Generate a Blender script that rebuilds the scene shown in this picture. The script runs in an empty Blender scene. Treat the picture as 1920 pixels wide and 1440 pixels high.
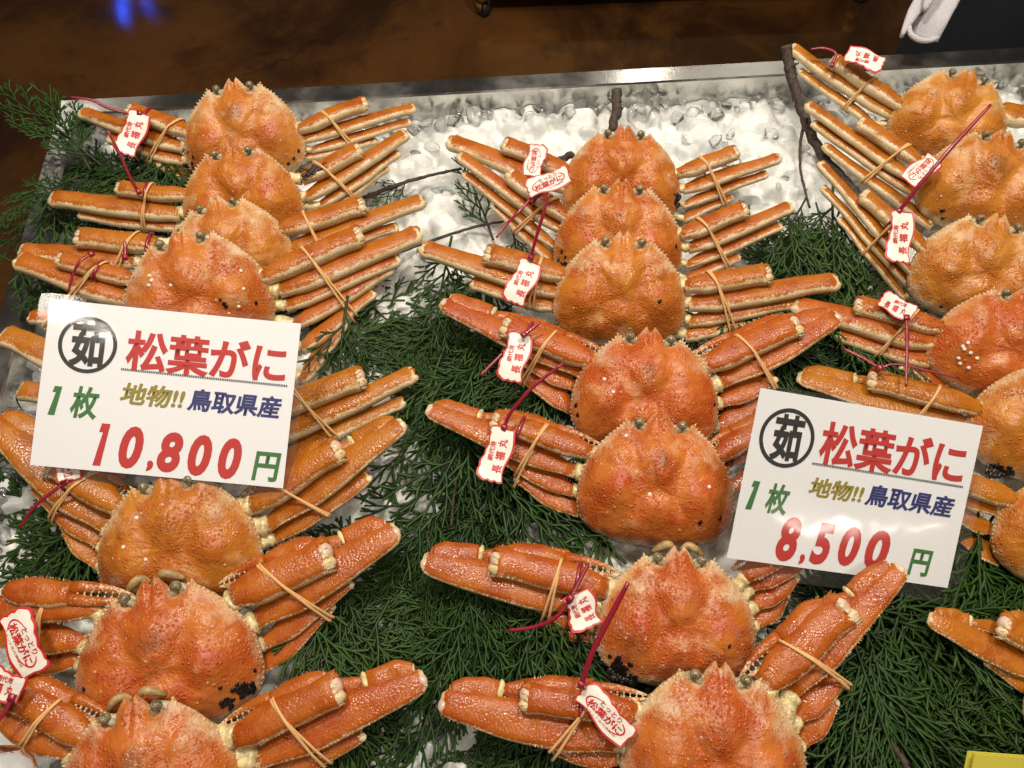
import bpy, bmesh, math, random
import numpy as np
from mathutils import Vector, Matrix, noise
SC = bpy.context.scene
COL = SC.collection
PI = math.pi
# ------------------------------------------------------------------ camera
H = 0.80; PITCH = math.radians(62); ROLL = math.radians(2.2); F = 1507.0
_r0 = Vector((1, 0, 0)); FW = Vector((0, math.cos(PITCH), -math.sin(PITCH))); _u0 = Vector((0, math.sin(PITCH), math.cos(PITCH)))
CR = _r0 * math.cos(ROLL) - _u0 * math.sin(ROLL); CU = _u0 * math.cos(ROLL) + _r0 * math.sin(ROLL)
CAM = Vector((0, 0, H))
cd = bpy.data.cameras.new('camera'); cam = bpy.data.objects.new('camera', cd); COL.objects.link(cam)
cd.sensor_width = 36; cd.lens = 36 * F / 1920; cd.clip_start = 0.01; cd.clip_end = 60
m3 = Matrix((CR, CU, -FW)).transposed(); cam.matrix_world = Matrix.Translation(CAM) @ m3.to_4x4()
SC.camera = cam
# ------------------------------------------------------------------ world, lamps, exposure
w = bpy.data.worlds.new('World'); SC.world = w; w.use_nodes = True
bg = w.node_tree.nodes['Background']; bg.inputs[0].default_value = (1.0, 0.86, 0.68, 1); bg.inputs[1].default_value = 0.040
SC.view_settings.view_transform = 'Standard'; SC.view_settings.look = 'None'
SC.view_settings.gamma = 1; SC.view_settings.use_curve_mapping = False; SC.view_settings.exposure = -0.08
SC.cycles.max_bounces = 8; SC.cycles.transmission_bounces = 6; SC.cycles.transparent_max_bounces = 28
SC.cycles.diffuse_bounces = 3; SC.cycles.glossy_bounces = 4
SC.cycles.caustics_reflective = False; SC.cycles.caustics_refractive = False
SC.cycles.use_denoising = True; SC.cycles.sample_clamp_indirect = 4.0
def lamp(name, loc, sx, sy, e, col, rot=(0, 0, 0)):
    l = bpy.data.lights.new(name, 'AREA'); l.shape = 'RECTANGLE'; l.size = sx; l.size_y = sy; l.energy = e; l.color = col
    o = bpy.data.objects.new(name, l); o.location = loc; o.rotation_euler = rot; COL.objects.link(o); return o
WARM = (1.0, 0.905, 0.785)
lamp('ceiling_lamp', (-0.75, 1.30, 1.75), 0.20, 0.20, 6, WARM)
lamp('ceiling_lamp', (0.25, 1.40, 1.75), 0.20, 0.20, 7, WARM)
lamp('ceiling_lamp', (1.15, 1.35, 1.75), 0.20, 0.20, 5, WARM)
lamp('ceiling_lamp', (-0.30, 0.80, 2.0), 0.22, 0.22, 25, WARM)
lamp('ceiling_lamp', (0.65, 0.70, 2.0), 0.22, 0.22, 21, WARM)
lamp('ceiling_lamp', (-1.00, -0.06, 1.85), 0.14, 0.14, 2.6, WARM)
lamp('ceiling_lamp', (0.25, -0.45, 2.1), 0.25, 0.25, 12, WARM)
for _x in (-1.9, 0.62, 1.15): lamp('ceiling_lamp', (_x, 2.8, 1.75), 0.12, 0.12, 1.6, WARM)
lamp('ceiling_lamp', (2.37, -2.0, 1.85), 0.05, 0.7, 6.5, WARM, (math.radians(-38), math.radians(36), 0))

def ray(px, py): return FW + CR * ((px - 960) / F) - CU * ((py - 720) / F)
def at(px, py, z=0.0):
    d = ray(px, py); return CAM + d * ((z - H) / d.z)
def onplane(px, py, P, n):
    d = ray(px, py); return CAM + d * ((P - CAM).dot(n) / d.dot(n))
def depth(P): return (P - CAM).dot(FW)
def proj(P):
    v = P - CAM; k = v.dot(FW); return 960 + F * v.dot(CR) / k, 720 - F * v.dot(CU) / k
def sst(a, b, x):
    t = min(1, max(0, (x - a) / (b - a))); return t * t * (3 - 2 * t)
Z = Vector((0, 0, 1))
# ------------------------------------------------------------------ material helpers
def mat(name):
    m = bpy.data.materials.new(name); m.use_nodes = True
    nt = m.node_tree; return m, nt, nt.nodes['Principled BSDF'], nt.nodes['Material Output']
def nd(nt, t, **k):
    n = nt.nodes.new(t)
    for a, b in k.items(): setattr(n, a, b)
    return n
def math_n(nt, op, a, b=None, c=None, clamp=False):
    n = nd(nt, 'ShaderNodeMath', operation=op); n.use_clamp = clamp
    for i, x in enumerate((a, b, c)):
        if x is None: continue
        if isinstance(x, (int, float)): n.inputs[i].default_value = x
        else: nt.links.new(x, n.inputs[i])
    return n.outputs[0]
def mixc(nt, fac, a, b, bt='MIX'):
    n = nd(nt, 'ShaderNodeMix', data_type='RGBA', blend_type=bt)
    for s, x in ((0, fac), (6, a), (7, b)):
        if isinstance(x, (int, float)): n.inputs[s].default_value = x
        elif isinstance(x, tuple): n.inputs[s].default_value = (*x, 1)
        else: nt.links.new(x, n.inputs[s])
    return n.outputs[2]
def coords(nt, rnd=True):
    tc = nd(nt, 'ShaderNodeTexCoord')
    if not rnd: return tc.outputs['Object']
    oi = nd(nt, 'ShaderNodeObjectInfo'); va = nd(nt, 'ShaderNodeVectorMath', operation='MULTIPLY_ADD')
    nt.links.new(oi.outputs['Random'], va.inputs[0]); va.inputs[1].default_value = (7.3, 3.1, 5.7)
    nt.links.new(tc.outputs['Object'], va.inputs[2]); return va.outputs[0]
def noise_n(nt, co, scale, detail=3, rough=0.5, dist=0.0):
    n = nd(nt, 'ShaderNodeTexNoise'); n.inputs['Scale'].default_value = scale; n.inputs['Detail'].default_value = detail
    n.inputs['Roughness'].default_value = rough; n.inputs['Distortion'].default_value = dist
    nt.links.new(co, n.inputs['Vector']); return n.outputs['Fac']
def vor_n(nt, co, scale, feat='F1'):
    n = nd(nt, 'ShaderNodeTexVoronoi', feature=feat); n.inputs['Scale'].default_value = scale
    nt.links.new(co, n.inputs['Vector']); return n.outputs['Distance']
def mapr(nt, x, a, b, c=0.0, d=1.0, smooth=True):
    n = nd(nt, 'ShaderNodeMapRange'); n.interpolation_type = 'SMOOTHSTEP' if smooth else 'LINEAR'
    nt.links.new(x, n.inputs[0]); n.inputs[1].default_value = a; n.inputs[2].default_value = b
    n.inputs[3].default_value = c; n.inputs[4].default_value = d; return n.outputs[0]
def bump(nt, p, h, strength, dist, prev=None):
    b = nd(nt, 'ShaderNodeBump'); b.inputs['Strength'].default_value = strength; b.inputs['Distance'].default_value = dist
    nt.links.new(h, b.inputs['Height'])
    if prev: nt.links.new(prev, b.inputs['Normal'])
    nt.links.new(b.outputs[0], p.inputs['Normal']); return b.outputs[0]
def attr(nt, name):
    a = nd(nt, 'ShaderNodeAttribute'); a.attribute_name = name; return a

def shell_material(name, leg):
    m, nt, p, out = mat(name); co = coords(nt)
    oi = nd(nt, 'ShaderNodeObjectInfo'); L = nt.links
    big = noise_n(nt, co, 22 if not leg else 30, 4, 0.6, 0.6)
    mid = noise_n(nt, co, 75, 3, 0.6)
    fine = noise_n(nt, co, 520, 2, 0.6)
    if leg:
        c = mixc(nt, mapr(nt, big, 0.35, 0.68), (0.42, 0.126, 0.012), (0.33, 0.072, 0.007))
        c = mixc(nt, mapr(nt, mid, 0.5, 0.75, 0, .5), c, (0.50, 0.17, 0.035))
    else:
        c = mixc(nt, mapr(nt, big, 0.34, 0.62), (0.53, 0.180, 0.030), (0.42, 0.098, 0.014))
        c = mixc(nt, mapr(nt, mid, 0.5, 0.72, 0, .6), c, (0.38, 0.070, 0.015))
        sp = noise_n(nt, co, 40, 2, 0.5)
        c = mixc(nt, mapr(nt, sp, 0.57, 0.72, 0, .75), c, (0.60, 0.29, 0.12))
        mk = attr(nt, 'mark').outputs['Fac']; mm = math_n(nt, 'ADD', mk, math_n(nt, 'MULTIPLY', math_n(nt, 'SUBTRACT', mid, .5), 1.1))
        c = mixc(nt, mapr(nt, mm, .35, .85, 0, .75), c, (0.42, 0.062, 0.013))
        c = mixc(nt, mapr(nt, mm, -.30, -.75, 0, .8), c, (0.24, 0.085, 0.028))
    # the animal's own hue
    rr = nd(nt, 'ShaderNodeHueSaturation'); L.new(c, rr.inputs['Color'])
    par = attr(nt, 'hue'); L.new(par.outputs['Fac'], rr.inputs['Hue'])
    rr.inputs['Saturation'].default_value = 1.0
    c = rr.outputs[0]
    # brown-red fine specks
    c = mixc(nt, mapr(nt, fine, 0.60, 0.70, 0, .45 if leg else .22), c, (0.30, 0.055, 0.014))
    t = attr(nt, 'tone').outputs['Fac']
    s = math_n(nt, 'ADD', t, math_n(nt, 'MULTIPLY', math_n(nt, 'SUBTRACT', fine, 0.5), 0.9 if leg else .45))
    s = math_n(nt, 'ADD', s, math_n(nt, 'MULTIPLY', math_n(nt, 'SUBTRACT', mid, 0.5), 0.7))
    pale = mixc(nt, mapr(nt, mid, .35, .65), (0.68, 0.50, 0.25), (0.74, 0.60, 0.38))
    c = mixc(nt, mapr(nt, s, 0.38, 0.66) if leg else mapr(nt, s, .22, .85, 0, .85), c, pale)
    L.new(c, p.inputs['Base Color'])
    L.new(mapr(nt, mid, .3, .7, .16, .34), p.inputs['Roughness'])
    p.inputs['IOR'].default_value = 1.42
    p.inputs['Specular IOR Level'].default_value = .42
    p.inputs['Subsurface Weight'].default_value = 0.0
    if leg:
        h = math_n(nt, 'ADD', math_n(nt, 'MULTIPLY', vor_n(nt, co, 420), -0.7), mid)
        bump(nt, p, h, 0.45, 0.0010)
    else:
        v = vor_n(nt, co, 300); g = mapr(nt, v, 0.0, 0.45, 1.0, 0.0)
        g = math_n(nt, 'MULTIPLY', g, mapr(nt, big, .35, .6))
        h = math_n(nt, 'ADD', g, math_n(nt, 'ADD', math_n(nt, 'MULTIPLY', mid, 1.6), math_n(nt, 'MULTIPLY', fine, .35)))
        bump(nt, p, h, 0.62, 0.0018)
    return m
def simple(name, col, rough=0.5, scale=0, var=0.2, bs=0, bd=0.0005, **kw):
    m, nt, p, out = mat(name)
    if scale:
        co = coords(nt); n = noise_n(nt, co, scale, 4, .6)
        d = tuple(max(0, c * (1 - var)) for c in col); u = tuple(min(1, c * (1 + var)) for c in col)
        nt.links.new(mixc(nt, mapr(nt, n, .35, .65), d, u), p.inputs['Base Color'])
        if bs: bump(nt, p, n, bs, bd)
    else: p.inputs['Base Color'].default_value = (*col, 1)
    p.inputs['Roughness'].default_value = rough
    for k, v in kw.items(): p.inputs[k.replace('_', ' ')].default_value = v
    return m
M = {}
M['shell'] = shell_material('carapace_shell', False)
M['leg'] = shell_material('leg_shell', True)
M['joint'] = simple('joint_skin', (0.66, 0.53, 0.26), 0.38, 160, .30, .5, .0012, Coat_Weight=.2)
M['knuckle'] = simple('knuckle_skin', (0.66, 0.48, 0.36), 0.28, 120, .15, .3, .0006, Coat_Weight=.4)
M['eye'] = simple('crab_eye', (0.20, 0.165, 0.09), 0.16, 260, .5, .1)
M['stalk'] = simple('eye_stalk', (0.42, 0.40, 0.26), 0.3, 200, .3, .2)
M['mouth'] = simple('mouth_plate', (0.40, 0.27, 0.11), 0.4, 120, .3, .4, .001)
M['egg'] = simple('egg_black', (0.012, 0.007, 0.006), 0.3)
M['barn'] = simple('barnacle_white', (0.75, 0.68, 0.6), 0.5)
M['band'] = simple('rubber_tan', (0.72, 0.42, 0.17), 0.5)
M['tie'] = simple('tie_crimson', (0.27, 0.012, 0.030), 0.3, Coat_Weight=.3)
M['tagw'] = simple('tag_white', (0.80, 0.75, 0.66), 0.4)
M['tagr'] = simple('tag_red', (0.55, 0.022, 0.020), 0.4)
M['paper'] = simple('sign_paper', (0.83, 0.835, 0.84), 0.55)
M['ink_k'] = simple('ink_black', (0.014, 0.012, 0.011), 0.5)
M['ink_r'] = simple('ink_red', (0.50, 0.018, 0.012), 0.6)
M['ink_g'] = simple('ink_green', (0.035, 0.16, 0.030), 0.5)
M['ink_o'] = simple('ink_olive', (0.28, 0.22, 0.015), 0.5)
M['ink_b'] = simple('ink_blue', (0.018, 0.022, 0.15), 0.5)
M['yellow'] = simple('yellow_card', (0.86, 0.76, 0.10), 0.45, 12, .04)
M['bark'] = simple('bark', (0.055, 0.036, 0.026), 0.75, 240, .5, .8, .001)
M['rubber'] = simple('wheel_rubber', (0.02, 0.02, 0.022), 0.5)
M['crate'] = simple('cart_yellow', (0.45, 0.27, 0.06), 0.5, 20, .2)
M['cloth'] = simple('navy_cloth', (0.006, 0.008, 0.013), 0.85, 500, .4, .4, .0005)
M['skin'] = simple('skin', (0.45, 0.27, 0.19), 0.5)
M['hair'] = simple('hair', (0.01, 0.008, 0.007), 0.5)
M['towel'] = simple('terry_towel', (0.66, 0.63, 0.66), 0.95, 900, .15, 1.0, .002)
def mk_foliage():
    m, nt, p, out = mat('cypress_green'); co = coords(nt); t = attr(nt, 'tone').outputs['Fac']
    n = noise_n(nt, co, 60, 3)
    c = mixc(nt, mapr(nt, n, .35, .65), (0.008, 0.030, 0.004), (0.020, 0.056, 0.007))
    c = mixc(nt, t, c, (0.042, 0.090, 0.012)); nt.links.new(c, p.inputs['Base Color'])
    p.inputs['Roughness'].default_value = 0.45; p.inputs['Specular IOR Level'].default_value = .3; return m
M['leaf'] = mk_foliage()
def mk_steel():
    m, nt, p, out = mat('stainless_steel'); tc = nd(nt, 'ShaderNodeTexCoord')
    mp = nd(nt, 'ShaderNodeMapping'); nt.links.new(tc.outputs['Object'], mp.inputs[0]); mp.inputs['Scale'].default_value = (3, 90, 90)
    n = noise_n(nt, mp.outputs[0], 6, 4, .6); n2 = noise_n(nt, tc.outputs['Object'], 9, 4, .6)
    nt.links.new(mixc(nt, mapr(nt, n2, .35, .65), (0.56, 0.55, 0.52), (0.64, 0.63, 0.60)), p.inputs['Base Color'])
    p.inputs['Metallic'].default_value = 1
    nt.links.new(mapr(nt, n2, .35, .7, .16, .34), p.inputs['Roughness']); bump(nt, p, n, .12, .0006); return m
M['steel'] = mk_steel()
def mk_ice():
    m, nt, p, out = mat('ice'); co = coords(nt, False); t = attr(nt, 'tone').outputs['Fac']
    n = noise_n(nt, co, 95, 4, .6, .5)
    p.inputs['Base Color'].default_value = (0.90, 0.92, 0.89, 1); p.inputs['IOR'].default_value = 1.31
    p.inputs['Transmission Weight'].default_value = 1.0; p.inputs['Roughness'].default_value = .05
    bump(nt, p, n, .25, .002)
    # wet clear shell letting the light through, plus milky inside
    tr = nd(nt, 'ShaderNodeBsdfTransparent'); tr.inputs[0].default_value = (.99, .995, .99, 1)
    gl = nd(nt, 'ShaderNodeBsdfGlossy'); gl.inputs['Roughness'].default_value = .07
    bb = nd(nt, 'ShaderNodeBump'); bb.inputs['Strength'].default_value = .3; bb.inputs['Distance'].default_value = .002; nt.links.new(n, bb.inputs['Height']); nt.links.new(bb.outputs[0], gl.inputs['Normal'])
    ss = nd(nt, 'ShaderNodeSubsurfaceScattering'); ss.falloff = 'RANDOM_WALK'; ss.inputs['Color'].default_value = (.92, .94, .91, 1)
    ss.inputs['Scale'].default_value = .020; ss.inputs['Radius'].default_value = (.9, 1, 1); nt.links.new(bb.outputs[0], ss.inputs['Normal'])
    fr = nd(nt, 'ShaderNodeFresnel'); fr.inputs[0].default_value = 1.31; nt.links.new(bb.outputs[0], fr.inputs['Normal'])
    def mx(f, a, b):
        q = nd(nt, 'ShaderNodeMixShader')
        if isinstance(f, float): q.inputs[0].default_value = f
        else: nt.links.new(f, q.inputs[0])
        nt.links.new(a, q.inputs[1]); nt.links.new(b, q.inputs[2]); return q.outputs[0]
    s = math_n(nt, 'ADD', t, math_n(nt, 'MULTIPLY', math_n(nt, 'SUBTRACT', n, .5), .9))
    clear = mx(.07, tr.outputs[0], p.outputs[0]); milk = ss.outputs[0]
    body = mx(mapr(nt, t, .0, 1.0, .02, 1.0, False), clear, milk); sh = mx(fr.outputs[0], body, gl.outputs[0])
    nt.links.new(sh, out.inputs[0]); return m
M['ice'] = mk_ice()
def mk_bed():
    m, nt, p, out = mat('packed_ice'); co = coords(nt, False); n = noise_n(nt, co, 110, 3, .6, .4); t = attr(nt, 'tone').outputs['Fac']; g = noise_n(nt, co, 14, 3, .6)
    nt.links.new(mixc(nt, mapr(nt, t, 0, 1, 0, 1, False), (.58, .60, .585), (.86, .855, .81)), p.inputs['Base Color'])
    nt.links.new(mapr(nt, t, 0, 1, .06, .22), p.inputs['Roughness']); p.inputs['IOR'].default_value = 1.33
    p.inputs['Subsurface Weight'].default_value = 1; p.inputs['Subsurface Scale'].default_value = .0035; p.inputs['Subsurface Radius'].default_value = (.95, 1, .95)
    bump(nt, p, n, .5, .004); return m
M['icebed'] = mk_bed()
def mk_floor():
    m, nt, p, out = mat('polished_concrete'); co = coords(nt, False)
    a = noise_n(nt, co, 2.2, 5, .6, .6); b = noise_n(nt, co, 9, 6, .7, .3); f = noise_n(nt, co, 120, 3, .7)
    c = mixc(nt, mapr(nt, a, .35, .65), (0.030, 0.012, 0.005), (0.120, 0.048, 0.012))
    c = mixc(nt, mapr(nt, b, .5, .75, 0, .65), c, (0.022, 0.013, 0.009))
    c = mixc(nt, mapr(nt, f, .58, .72, 0, .4), c, (0.02, 0.01, 0.006))
    v = nd(nt, 'ShaderNodeTexVoronoi', feature='DISTANCE_TO_EDGE'); v.inputs['Scale'].default_value = 0.45
    wv = nd(nt, 'ShaderNodeMix', data_type='RGBA'); wv.inputs[0].default_value = .12
    nz = nd(nt, 'ShaderNodeTexNoise'); nz.inputs['Scale'].default_value = 6; nt.links.new(co, nz.inputs['Vector'])
    nt.links.new(co, wv.inputs[6]); nt.links.new(nz.outputs['Color'], wv.inputs[7]); nt.links.new(wv.outputs[2], v.inputs['Vector'])
    c = mixc(nt, mapr(nt, v.outputs['Distance'], 0.0, .0016, .45, 0), c, (0.012, 0.007, 0.005))
    nt.links.new(c, p.inputs['Base Color']); nt.links.new(mapr(nt, b, .3, .7, .035, .10), p.inputs['Roughness'])
    bump(nt, p, f, .03, .002); return m
M['floor'] = mk_floor()
def mk_film():
    m, nt, p, out = mat('laminate_film'); nt.nodes.remove(p)
    tr = nd(nt, 'ShaderNodeBsdfTransparent'); gl = nd(nt, 'ShaderNodeBsdfGlossy'); gl.inputs['Roughness'].default_value = .06
    df = nd(nt, 'ShaderNodeBsdfDiffuse'); df.inputs[0].default_value = (.8, .78, .76, 1)
    tr.inputs[0].default_value = (1, 1, 1, 1)
    co = coords(nt, False); n = noise_n(nt, co, 14, 2)
    b = nd(nt, 'ShaderNodeBump'); b.inputs['Strength'].default_value = .12; b.inputs['Distance'].default_value = .004
    nt.links.new(n, b.inputs['Height']); nt.links.new(b.outputs[0], gl.inputs['Normal'])
    lw = nd(nt, 'ShaderNodeLayerWeight'); lw.inputs[0].default_value = .5
    fr5 = math_n(nt, 'MULTIPLY_ADD', math_n(nt, 'POWER', lw.outputs['Facing'], 5.0), .9, .028)
    m1 = nd(nt, 'ShaderNodeMixShader'); m1.inputs[0].default_value = .030
    nt.links.new(tr.outputs[0], m1.inputs[1]); nt.links.new(df.outputs[0], m1.inputs[2])
    m2 = nd(nt, 'ShaderNodeMixShader'); nt.links.new(fr5, m2.inputs[0])
    nt.links.new(m1.outputs[0], m2.inputs[1]); nt.links.new(gl.outputs[0], m2.inputs[2])
    nt.links.new(m2.outputs[0], out.inputs[0]); return m
M['film'] = mk_film()
def mk_emit(name, col, s):
    m, nt, p, out = mat(name); p.inputs['Base Color'].default_value = (*col, 1)
    p.inputs['Emission Color'].default_value = (*col, 1); p.inputs['Emission Strength'].default_value = s; return m
M['neon'] = mk_emit('blue_neon', (0.02, 0.10, 1.0), 16)

# ------------------------------------------------------------------ object helpers
class MB:
    def __init__(s): s.v = []; s.f = []; s.t = []
    def add(s, vs, fs, tone=0.0):
        o = len(s.v); s.v += [tuple(v) for v in vs]; s.f += [tuple(i + o for i in f) for f in fs]
        s.t += list(tone) if isinstance(tone, (list, tuple)) else [tone] * len(vs)
    def build(s, name, m, parent=None, smooth=True, hue=None, origin=None, mark=None):
        me = bpy.data.meshes.new(name); o0 = origin or Vector((0, 0, 0))
        vs = [(v[0] - o0.x, v[1] - o0.y, v[2] - o0.z) for v in s.v] if origin else s.v
        me.from_pydata(vs, [], s.f)
        a = me.attributes.new('tone', 'FLOAT', 'POINT'); a.data.foreach_set('value', s.t)
        if mark is not None:
            a = me.attributes.new('mark', 'FLOAT', 'POINT'); a.data.foreach_set('value', (mark + [0.0] * len(s.v))[:len(s.v)])
        if hue is not None:
            a = me.attributes.new('hue', 'FLOAT', 'POINT'); a.data.foreach_set('value', [hue] * len(s.v))
        if smooth: me.polygons.foreach_set('use_smooth', [True] * len(me.polygons))
        me.materials.append(m if not isinstance(m, str) else M[m]); me.update()
        o = bpy.data.objects.new(name, me); COL.objects.link(o)
        if parent is not None:
            o.parent = parent
            if parent.type == 'EMPTY' and parent.name not in LOCAL: o.location = -parent.location
        if origin: o.location = o0
        return o
def tag(o, label=None, cat=None, group=None, kind=None):
    for k, v in (('label', label), ('category', cat), ('group', group), ('kind', kind)):
        if v: o[k] = v
    return o
LOCAL = set()
def empty(name, loc, label, cat, group=None, local=False):
    # local: the parts' meshes are given about the empty; otherwise in the place's coordinates
    o = bpy.data.objects.new(name, None); o.empty_display_size = .02; COL.objects.link(o); o.location = loc
    if local: LOCAL.add(o.name)
    return tag(o, label, cat, group)
def sgnp(x, p): return math.copysign(abs(x) ** p, x)
def tube(mb, cs, sides, nrms, ws, ts, ring=14, exp=1.0, tone=0.0, tfn=None, cap=True):
    """sweep of a (super)elliptical section: centres, side/normal vectors, half-widths, half-thicknesses"""
    vs = []; tn = []; n = len(cs)
    for i in range(n):
        for k in range(ring):
            a = 2 * PI * k / ring; ca, sa = sgnp(math.cos(a), exp), sgnp(math.sin(a), exp)
            vs.append(cs[i] + sides[i] * (ca * ws[i]) + nrms[i] * (sa * ts[i]))
            tn.append(tfn(i / (n - 1), ca, sa) if tfn else tone)
    fs = [(i * ring + k, i * ring + (k + 1) % ring, (i + 1) * ring + (k + 1) % ring, (i + 1) * ring + k) for i in range(n - 1) for k in range(ring)]
    if cap: fs += [tuple(range(ring))[::-1], tuple((n - 1) * ring + k for k in range(ring))]
    mb.add(vs, fs, tn)
def path_tube(mb, pts, r, ring=6, closed=False, flat=None, up=Z, tone=0.0, taper=None):
    n = len(pts); cs = []; S = []; N = []; ws = []; ts = []
    for i, p in enumerate(pts):
        a = pts[(i - 1) % n] if (closed or i) else p; b = pts[(i + 1) % n] if (closed or i < n - 1) else p
        d = (b - a).normalized(); s = d.cross(up)
        s = s.normalized() if s.length > 1e-4 else Vector((1, 0, 0)); nn = s.cross(d).normalized()
        cs.append(p); S.append(s); N.append(nn); k = taper[i] if taper else 1
        ws.append(r * k); ts.append((flat or r) * k)
    if closed:
        cs.append(cs[0]); S.append(S[0]); N.append(N[0]); ws.append(ws[0]); ts.append(ts[0])
    tube(mb, cs, S, N, ws, ts, ring, tone=tone, cap=not closed)
def spline(pts, n):
    out = []
    P = [pts[0] * 2 - pts[1]] + list(pts) + [pts[-1] * 2 - pts[-2]]
    for i in range(1, len(P) - 2):
        for k in range(n):
            t = k / n; a, b, c, d = P[i - 1], P[i], P[i + 1], P[i + 2]
            out.append(0.5 * (2 * b + (c - a) * t + (2 * a - 5 * b + 4 * c - d) * t * t + (3 * b - a - 3 * c + d) * t ** 3))
    out.append(pts[-1]); return out
def cone(mb, p, d, r, h, tone=0.0, k=5):
    d = d.normalized(); s = d.orthogonal().normalized(); n = d.cross(s)
    vs = [p + s * (math.cos(2 * PI * i / k) * r) + n * (math.sin(2 * PI * i / k) * r) for i in range(k)] + [p + d * h]
    mb.add(vs, [(i, (i + 1) % k, k) for i in range(k)], tone)
def ball(mb, c, ax, ay, az, seg=14, rings=9, tone=0.0, jit=0.0):
    vs = []; fs = []
    for i in range(rings + 1):
        th = PI * i / rings
        for k in range(seg):
            ph = 2 * PI * k / seg
            q = ax * (math.sin(th) * math.cos(ph)) + ay * (math.sin(th) * math.sin(ph)) + az * math.cos(th)
            if jit: q = q * (1 + jit * noise.noise((c + q) * 300))
            vs.append(c + q)
    for i in range(rings):
        for k in range(seg):
            fs.append((i * seg + k, i * seg + (k + 1) % seg, (i + 1) * seg + (k + 1) % seg, (i + 1) * seg + k))
    mb.add(vs, fs, tone)

# ================================================================== SETTING
FLOORZ = -0.80
mb = MB(); mb.add([(-6, -2, FLOORZ), (6, -2, FLOORZ), (6, 9, FLOORZ), (-6, 9, FLOORZ)], [(0, 1, 2, 3)])
tag(mb.build('floor', 'floor', smooth=False), kind='structure')
# ------------------------------------------------------------------ steel tray
ZR = 0.032
A0 = at(113, 187, ZR); A1 = at(1920, 87, ZR)
TU = (A1 - A0).normalized(); TV = Vector((TU.y, -TU.x, 0))          # TU along the far rim, TV towards the viewer
TL, TW = 1.75, 1.05
def tp(u, v, z): 
    q = A0 + TU * u + TV * v; return Vector((q.x, q.y, z))
tray = empty('display_tray', A0, 'stainless steel display tray full of crushed ice with a flat folded rim', 'tray')
FLG = 0.029
mb = MB(); loops = []
prof = [(0, ZR - .03), (0, ZR - .002), (.002, ZR), (FLG - .002, ZR), (FLG, ZR - .0022), (FLG + .003, -.05)]
for d, z in prof: loops += [tp(d, d, z), tp(TL - d, d, z), tp(TL - d, TW - d, z), tp(d, TW - d, z)]
fs = [(i * 4 + k, i * 4 + (k + 1) % 4, (i + 1) * 4 + (k + 1) % 4, (i + 1) * 4 + k) for i in range(len(prof) - 1) for k in range(4)]
n = len(prof); fs.append(tuple((n - 1) * 4 + k for k in range(4)))
mb.add(loops, fs); mb.build('basin', 'steel', tray, smooth=False)
for (u, v) in ((.08, .08), (TL - .08, .08), (.08, TW - .08), (TL - .08, TW - .08)):
    mb = MB(); c = tp(u, v, 0)
    tube(mb, [Vector((c.x, c.y, FLOORZ)), Vector((c.x, c.y, -.051))], [TU] * 2, [TV] * 2, [.018] * 2, [.018] * 2, 16); mb.build('leg', 'steel', tray)
# ------------------------------------------------------------------ crushed ice (nobody could count it)
random.seed(5)
def ice_z(u, v):
    p = Vector((u, v, 0)); z = 0.010 * noise.noise(p * 9) + 0.006 * noise.noise(p * 24 + Vector((3, 1, 0)))
    e = min(u - FLG, v - FLG); return z - 0.004 * (1 - sst(0, .10, e)) + .004 * sst(.05, .4, v)
# one continuous heap: the upper hull of many tilted, flat topped lumps
GS = .0026; gu = np.arange(FLG + .0018, TL - FLG - .0018, GS); gv = np.arange(FLG + .0018, TW - FLG - .0018, GS)
NU, NV = len(gu), len(gv); HH = np.full((NV, NU), -1.0); TT = np.zeros((NV, NU)); rg = np.random.RandomState(4)
for q in range(6400):
    cu_, cv_ = rg.uniform(0, TL), rg.uniform(0, TW); r = rg.uniform(.007, .019); el = rg.uniform(.6, 1); an = rg.uniform(0, PI)
    i0, i1 = np.searchsorted(gu, (cu_ - r * 1.5, cu_ + r * 1.5)); j0, j1 = np.searchsorted(gv, (cv_ - r * 1.5, cv_ + r * 1.5))
    if i1 <= i0 or j1 <= j0: continue
    du = gu[i0:i1][None, :] - cu_; dv = gv[j0:j1][:, None] - cv_
    a = (du * math.cos(an) + dv * math.sin(an)) / r; b = (-du * math.sin(an) + dv * math.cos(an)) / (r * el)
    pw = rg.uniform(2.4, 4.5); d = (np.abs(a) ** pw + np.abs(b) ** pw)
    h = ice_z(cu_, cv_) + rg.normal(0, .0036) + rg.normal(0, .26) * r * a + rg.normal(0, .26) * r * b - r * .42 * d
    sub = HH[j0:j1, i0:i1]; k = h > sub; TT[j0:j1, i0:i1][k] = rg.rand(); sub[k] = h[k]
HH = np.maximum(HH, -.02)
for _ in range(1): HH[1:-1, 1:-1] = (HH[1:-1, 1:-1] * 4 + HH[:-2, 1:-1] + HH[2:, 1:-1] + HH[1:-1, :-2] + HH[1:-1, 2:]) / 8
mb = MB(); vs = [tp(gu[i], gv[j], HH[j, i] - .004) for j in range(NV) for i in range(NU)]
mb.add(vs, [(j * NU + i, (j + 1) * NU + i, (j + 1) * NU + i + 1, j * NU + i + 1) for j in range(NV - 1) for i in range(NU - 1)], TT.ravel().tolist())
tag(mb.build('packed_ice', 'icebed'), kind='stuff', label='packed white ice heaped in the steel tray', cat='ice')
protos = []
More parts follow.
